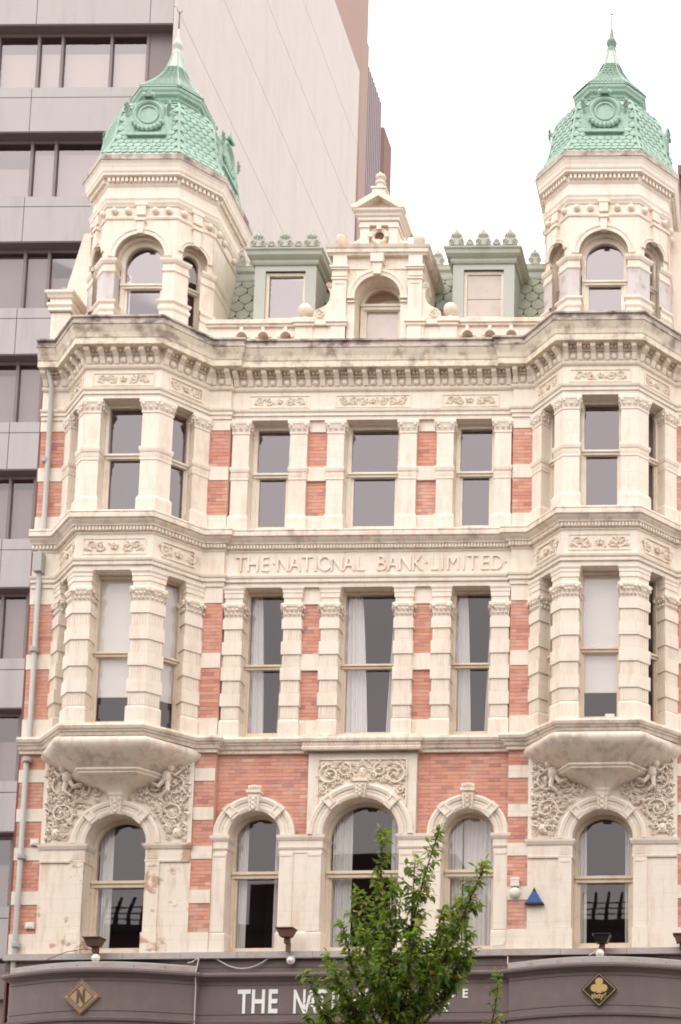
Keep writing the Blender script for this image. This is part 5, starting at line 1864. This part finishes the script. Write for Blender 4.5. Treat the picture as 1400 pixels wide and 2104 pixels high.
# ------------------------------------------------------------------ street tree
tree = thing('street_tree', 'young green cherry tree with upright leafy sprigs in front of the bank', 'tree', (3.85, -12, 0))
tr = random.Random(21)
wood = MB()
wood.tube([(3.85, -12, 0), (3.87, -12.02, 1.2), (3.84, -11.98, 2.4), (3.86, -12, 3.3)], .085, 8, .06)
part('trunk', wood, 'bark', tree)
LEAVES = []
wood = MB()
def leaf_at(p, heading, L):
    """one drooping, folded, pointed leaf"""
    LEAVES.append((p, heading, L, tr.uniform(-.5, .5), tr.uniform(.2, 1.0)))
def twig(p, d, L, dens=.0155, leaf=(.055, .105), sag=.10):
    pts = [Vector(p)]
    d = Vector(d).normalized()
    n = 5
    for i in range(n):
        d = (d + Vector((tr.uniform(-.13, .13), tr.uniform(-.13, .13), .05 - sag * i * .5))).normalized()
        pts.append(pts[-1] + d * (L / n))
    wood.tube(pts, .006, 4, .0025)
    m = max(3, int(L / dens))
    for i in range(m):
        t = (i + .6) / m * n
        k = min(n - 1, int(t))
        q = pts[k].lerp(pts[k + 1], t - k)
        side = d.cross(Vector((0, 0, 1)))
        if side.length < .1:
            side = Vector((1, 0, 0))
        side.normalize()
        side = (Matrix.Rotation(tr.uniform(-1.2, 1.2) + (0 if i % 2 else PI), 3, d) @ side)
        h = (side + d * tr.uniform(.2, .8) + Vector((0, 0, -tr.uniform(.1, .6)))).normalized()
        leaf_at(q, h, tr.uniform(*leaf))
    leaf_at(pts[-1], (d + Vector((0, 0, -.1))).normalized(), tr.uniform(.06, .09))
def branch(root, tip, bow, n_tw, r0=.024, start=.15, tw_len=(.16, .36), lean=(.5, 1.3), taper=.68):
    A, B = Vector(root), Vector(tip)
    N = 9
    pts = []
    side = Vector((bow, tr.uniform(-.08, .08), 0))
    for i in range(N + 1):
        t = i / N
        pts.append(A.lerp(B, t) + side * math.sin(PI * t))
    wood.tube(pts, r0, 6, .005)
    for j in range(n_tw):
        t = start + (1 - start) * (j + tr.random()) / n_tw
        k = min(N - 1, int(t * N))
        p = pts[k].lerp(pts[k + 1], t * N - k)
        ax = (pts[k + 1] - pts[k]).normalized()
        a = tr.uniform(0, 2 * PI)
        outv = Vector((math.cos(a), math.sin(a), tr.uniform(-.1, .25)))
        d = (ax + outv * tr.uniform(*lean)).normalized()
        twig(p, d, tr.uniform(*tw_len) * (1.1 - taper * t))
    twig(pts[-1] - (pts[-1] - pts[-2]) * .6, pts[-1] - pts[-2], .15, .026, sag=.02)
R0 = Vector((3.86, -12, 3.2))
def fork(z):
    return R0 + Vector((0, 0, z))
# three leaders: one upright, two raking towards the club sign
LEAD = [((3.82, -12, 4.2), (3.65, -12.0, 6.25), -.03, 34), ((3.90, -12, 4.3), (4.24, -11.9, 6.27), -.05, 36), ((4.18, -12, 4.5), (4.77, -12.1, 5.82), .02, 32)]
for p0, p1, bow, n in LEAD:
    wood.tube([tuple(R0), tuple(R0.lerp(Vector(p0), .5) + Vector((.02, 0, 0))), p0], .035, 6, .024)
    branch(p0, p1, bow, n, .024, .05, (.14, .33), (.55, 1.2), .72)
# side boughs filling the crown, lower ones reaching outward
BOUGH = [((3.75, -12, 4.3), (3.40, -11.9, 5.55), -.06, 24), ((3.8, -12.1, 4.3), (3.86, -12.3, 5.55), .03, 24), ((3.95, -12, 4.4), (4.06, -12.2, 5.78), .0, 22), ((4.1, -12, 4.5), (4.47, -11.8, 5.52), .0, 22),
         ((3.7, -12, 4.1), (3.36, -12.2, 5.1), -.08, 22), ((3.7, -12, 3.9), (3.16, -12.0, 4.86), -.06, 18), ((3.6, -12, 3.7), (2.96, -12.1, 4.62), -.05, 18), ((3.55, -12, 3.6), (2.93, -11.9, 4.25), -.03, 16),
         ((4.1, -12, 4.2), (4.62, -12.2, 5.05), .08, 22), ((4.1, -12, 4.1), (4.56, -12.0, 4.82), .05, 16), ((3.9, -12.1, 4.0), (4.2, -12.6, 5.0), 0, 24),
         ((3.8, -12.1, 4.0), (3.65, -12.6, 4.95), 0, 24), ((3.9, -11.9, 4.0), (4.1, -11.5, 4.95), 0, 22), ((3.8, -11.9, 4.0), (3.6, -11.5, 4.9), 0, 22), ((3.7, -12.1, 3.8), (3.35, -12.5, 4.6), 0, 20),
         ((4.0, -12.1, 3.9), (4.3, -12.4, 4.75), 0, 16), ((3.86, -12.1, 3.8), (3.9, -12.7, 4.6), 0, 24), ((3.75, -12, 3.6), (3.4, -12.3, 4.3), 0, 18), ((3.9, -12, 3.6), (4.02, -12.3, 4.3), 0, 14),
         ((3.86, -12, 3.9), (3.75, -12.2, 5.2), -.02, 26), ((3.95, -12, 4.1), (4.3, -12.0, 5.3), .03, 24), ((3.9, -12, 3.7), (3.95, -12.3, 4.5), 0, 20), ((3.6, -12, 3.6), (3.15, -12.3, 4.3), -.03, 16)]
for p0, p1, bow, n in BOUGH:
    branch(p0, p1, bow, n, .018)
branch((3.95, -11.9, 3.0), (4.915, -12.0, 4.66), .28, 15, .018, .35, (.10, .19), (.5, 1.0), .5)
wood_o = part('branches', wood, 'bark', tree)
lv = [(0, 0, 0), (-.24, .32, .05), (0, .32, 0), (.24, .32, .05), (-.19, .68, -.02), (0, .68, -.07), (.19, .68, -.02), (0, 1.08, -.26)]
lf = [(0, 2, 1), (0, 3, 2), (1, 2, 5, 4), (2, 3, 6, 5), (4, 5, 7), (5, 6, 7)]
me = bpy.data.meshes.new('leaf'); me.from_pydata(lv, [], lf); me.materials.append(M['leaf'])
me.polygons.foreach_set('use_smooth', [True] * len(me.polygons))
def leaf_matrix(p, h, L, roll, droop):
    h = (h + Vector((0, 0, -.35 * droop))).normalized()
    z = Vector((0, 0, 1)) - h * h.z
    if z.length < .05:
        z = Vector((0, -1, 0))
    z.normalize()
    x = h.cross(z)
    R3 = Matrix((x, h, z)).transposed().to_4x4()
    return Matrix.Translation(p) @ R3 @ Matrix.Rotation(roll, 4, 'Y') @ Matrix.Diagonal((L, L, L, 1))
LEAVES.sort(key=lambda q: -q[2] * (1.0 if q[0].z > 4.1 else 0) / (q[0] - cam.matrix_world.translation).length)
for p, h, L, roll, dr in LEAVES[:300]:
    link('leaf', me, None, tree, leaf_matrix(p, h, L, roll, dr))
b = MB()
for p, h, L, roll, dr in LEAVES[300:]:
    b.tint = tr.uniform(.01, .99)
    b.xf = leaf_matrix(p, h, L, roll, dr)
    b.add(lv, lf)
b.xf = None
part('foliage', b, 'leaf', tree, True, 'stuff')
print('leaves', len(LEAVES), 'bricks', len(BRICKS), len(bigs))
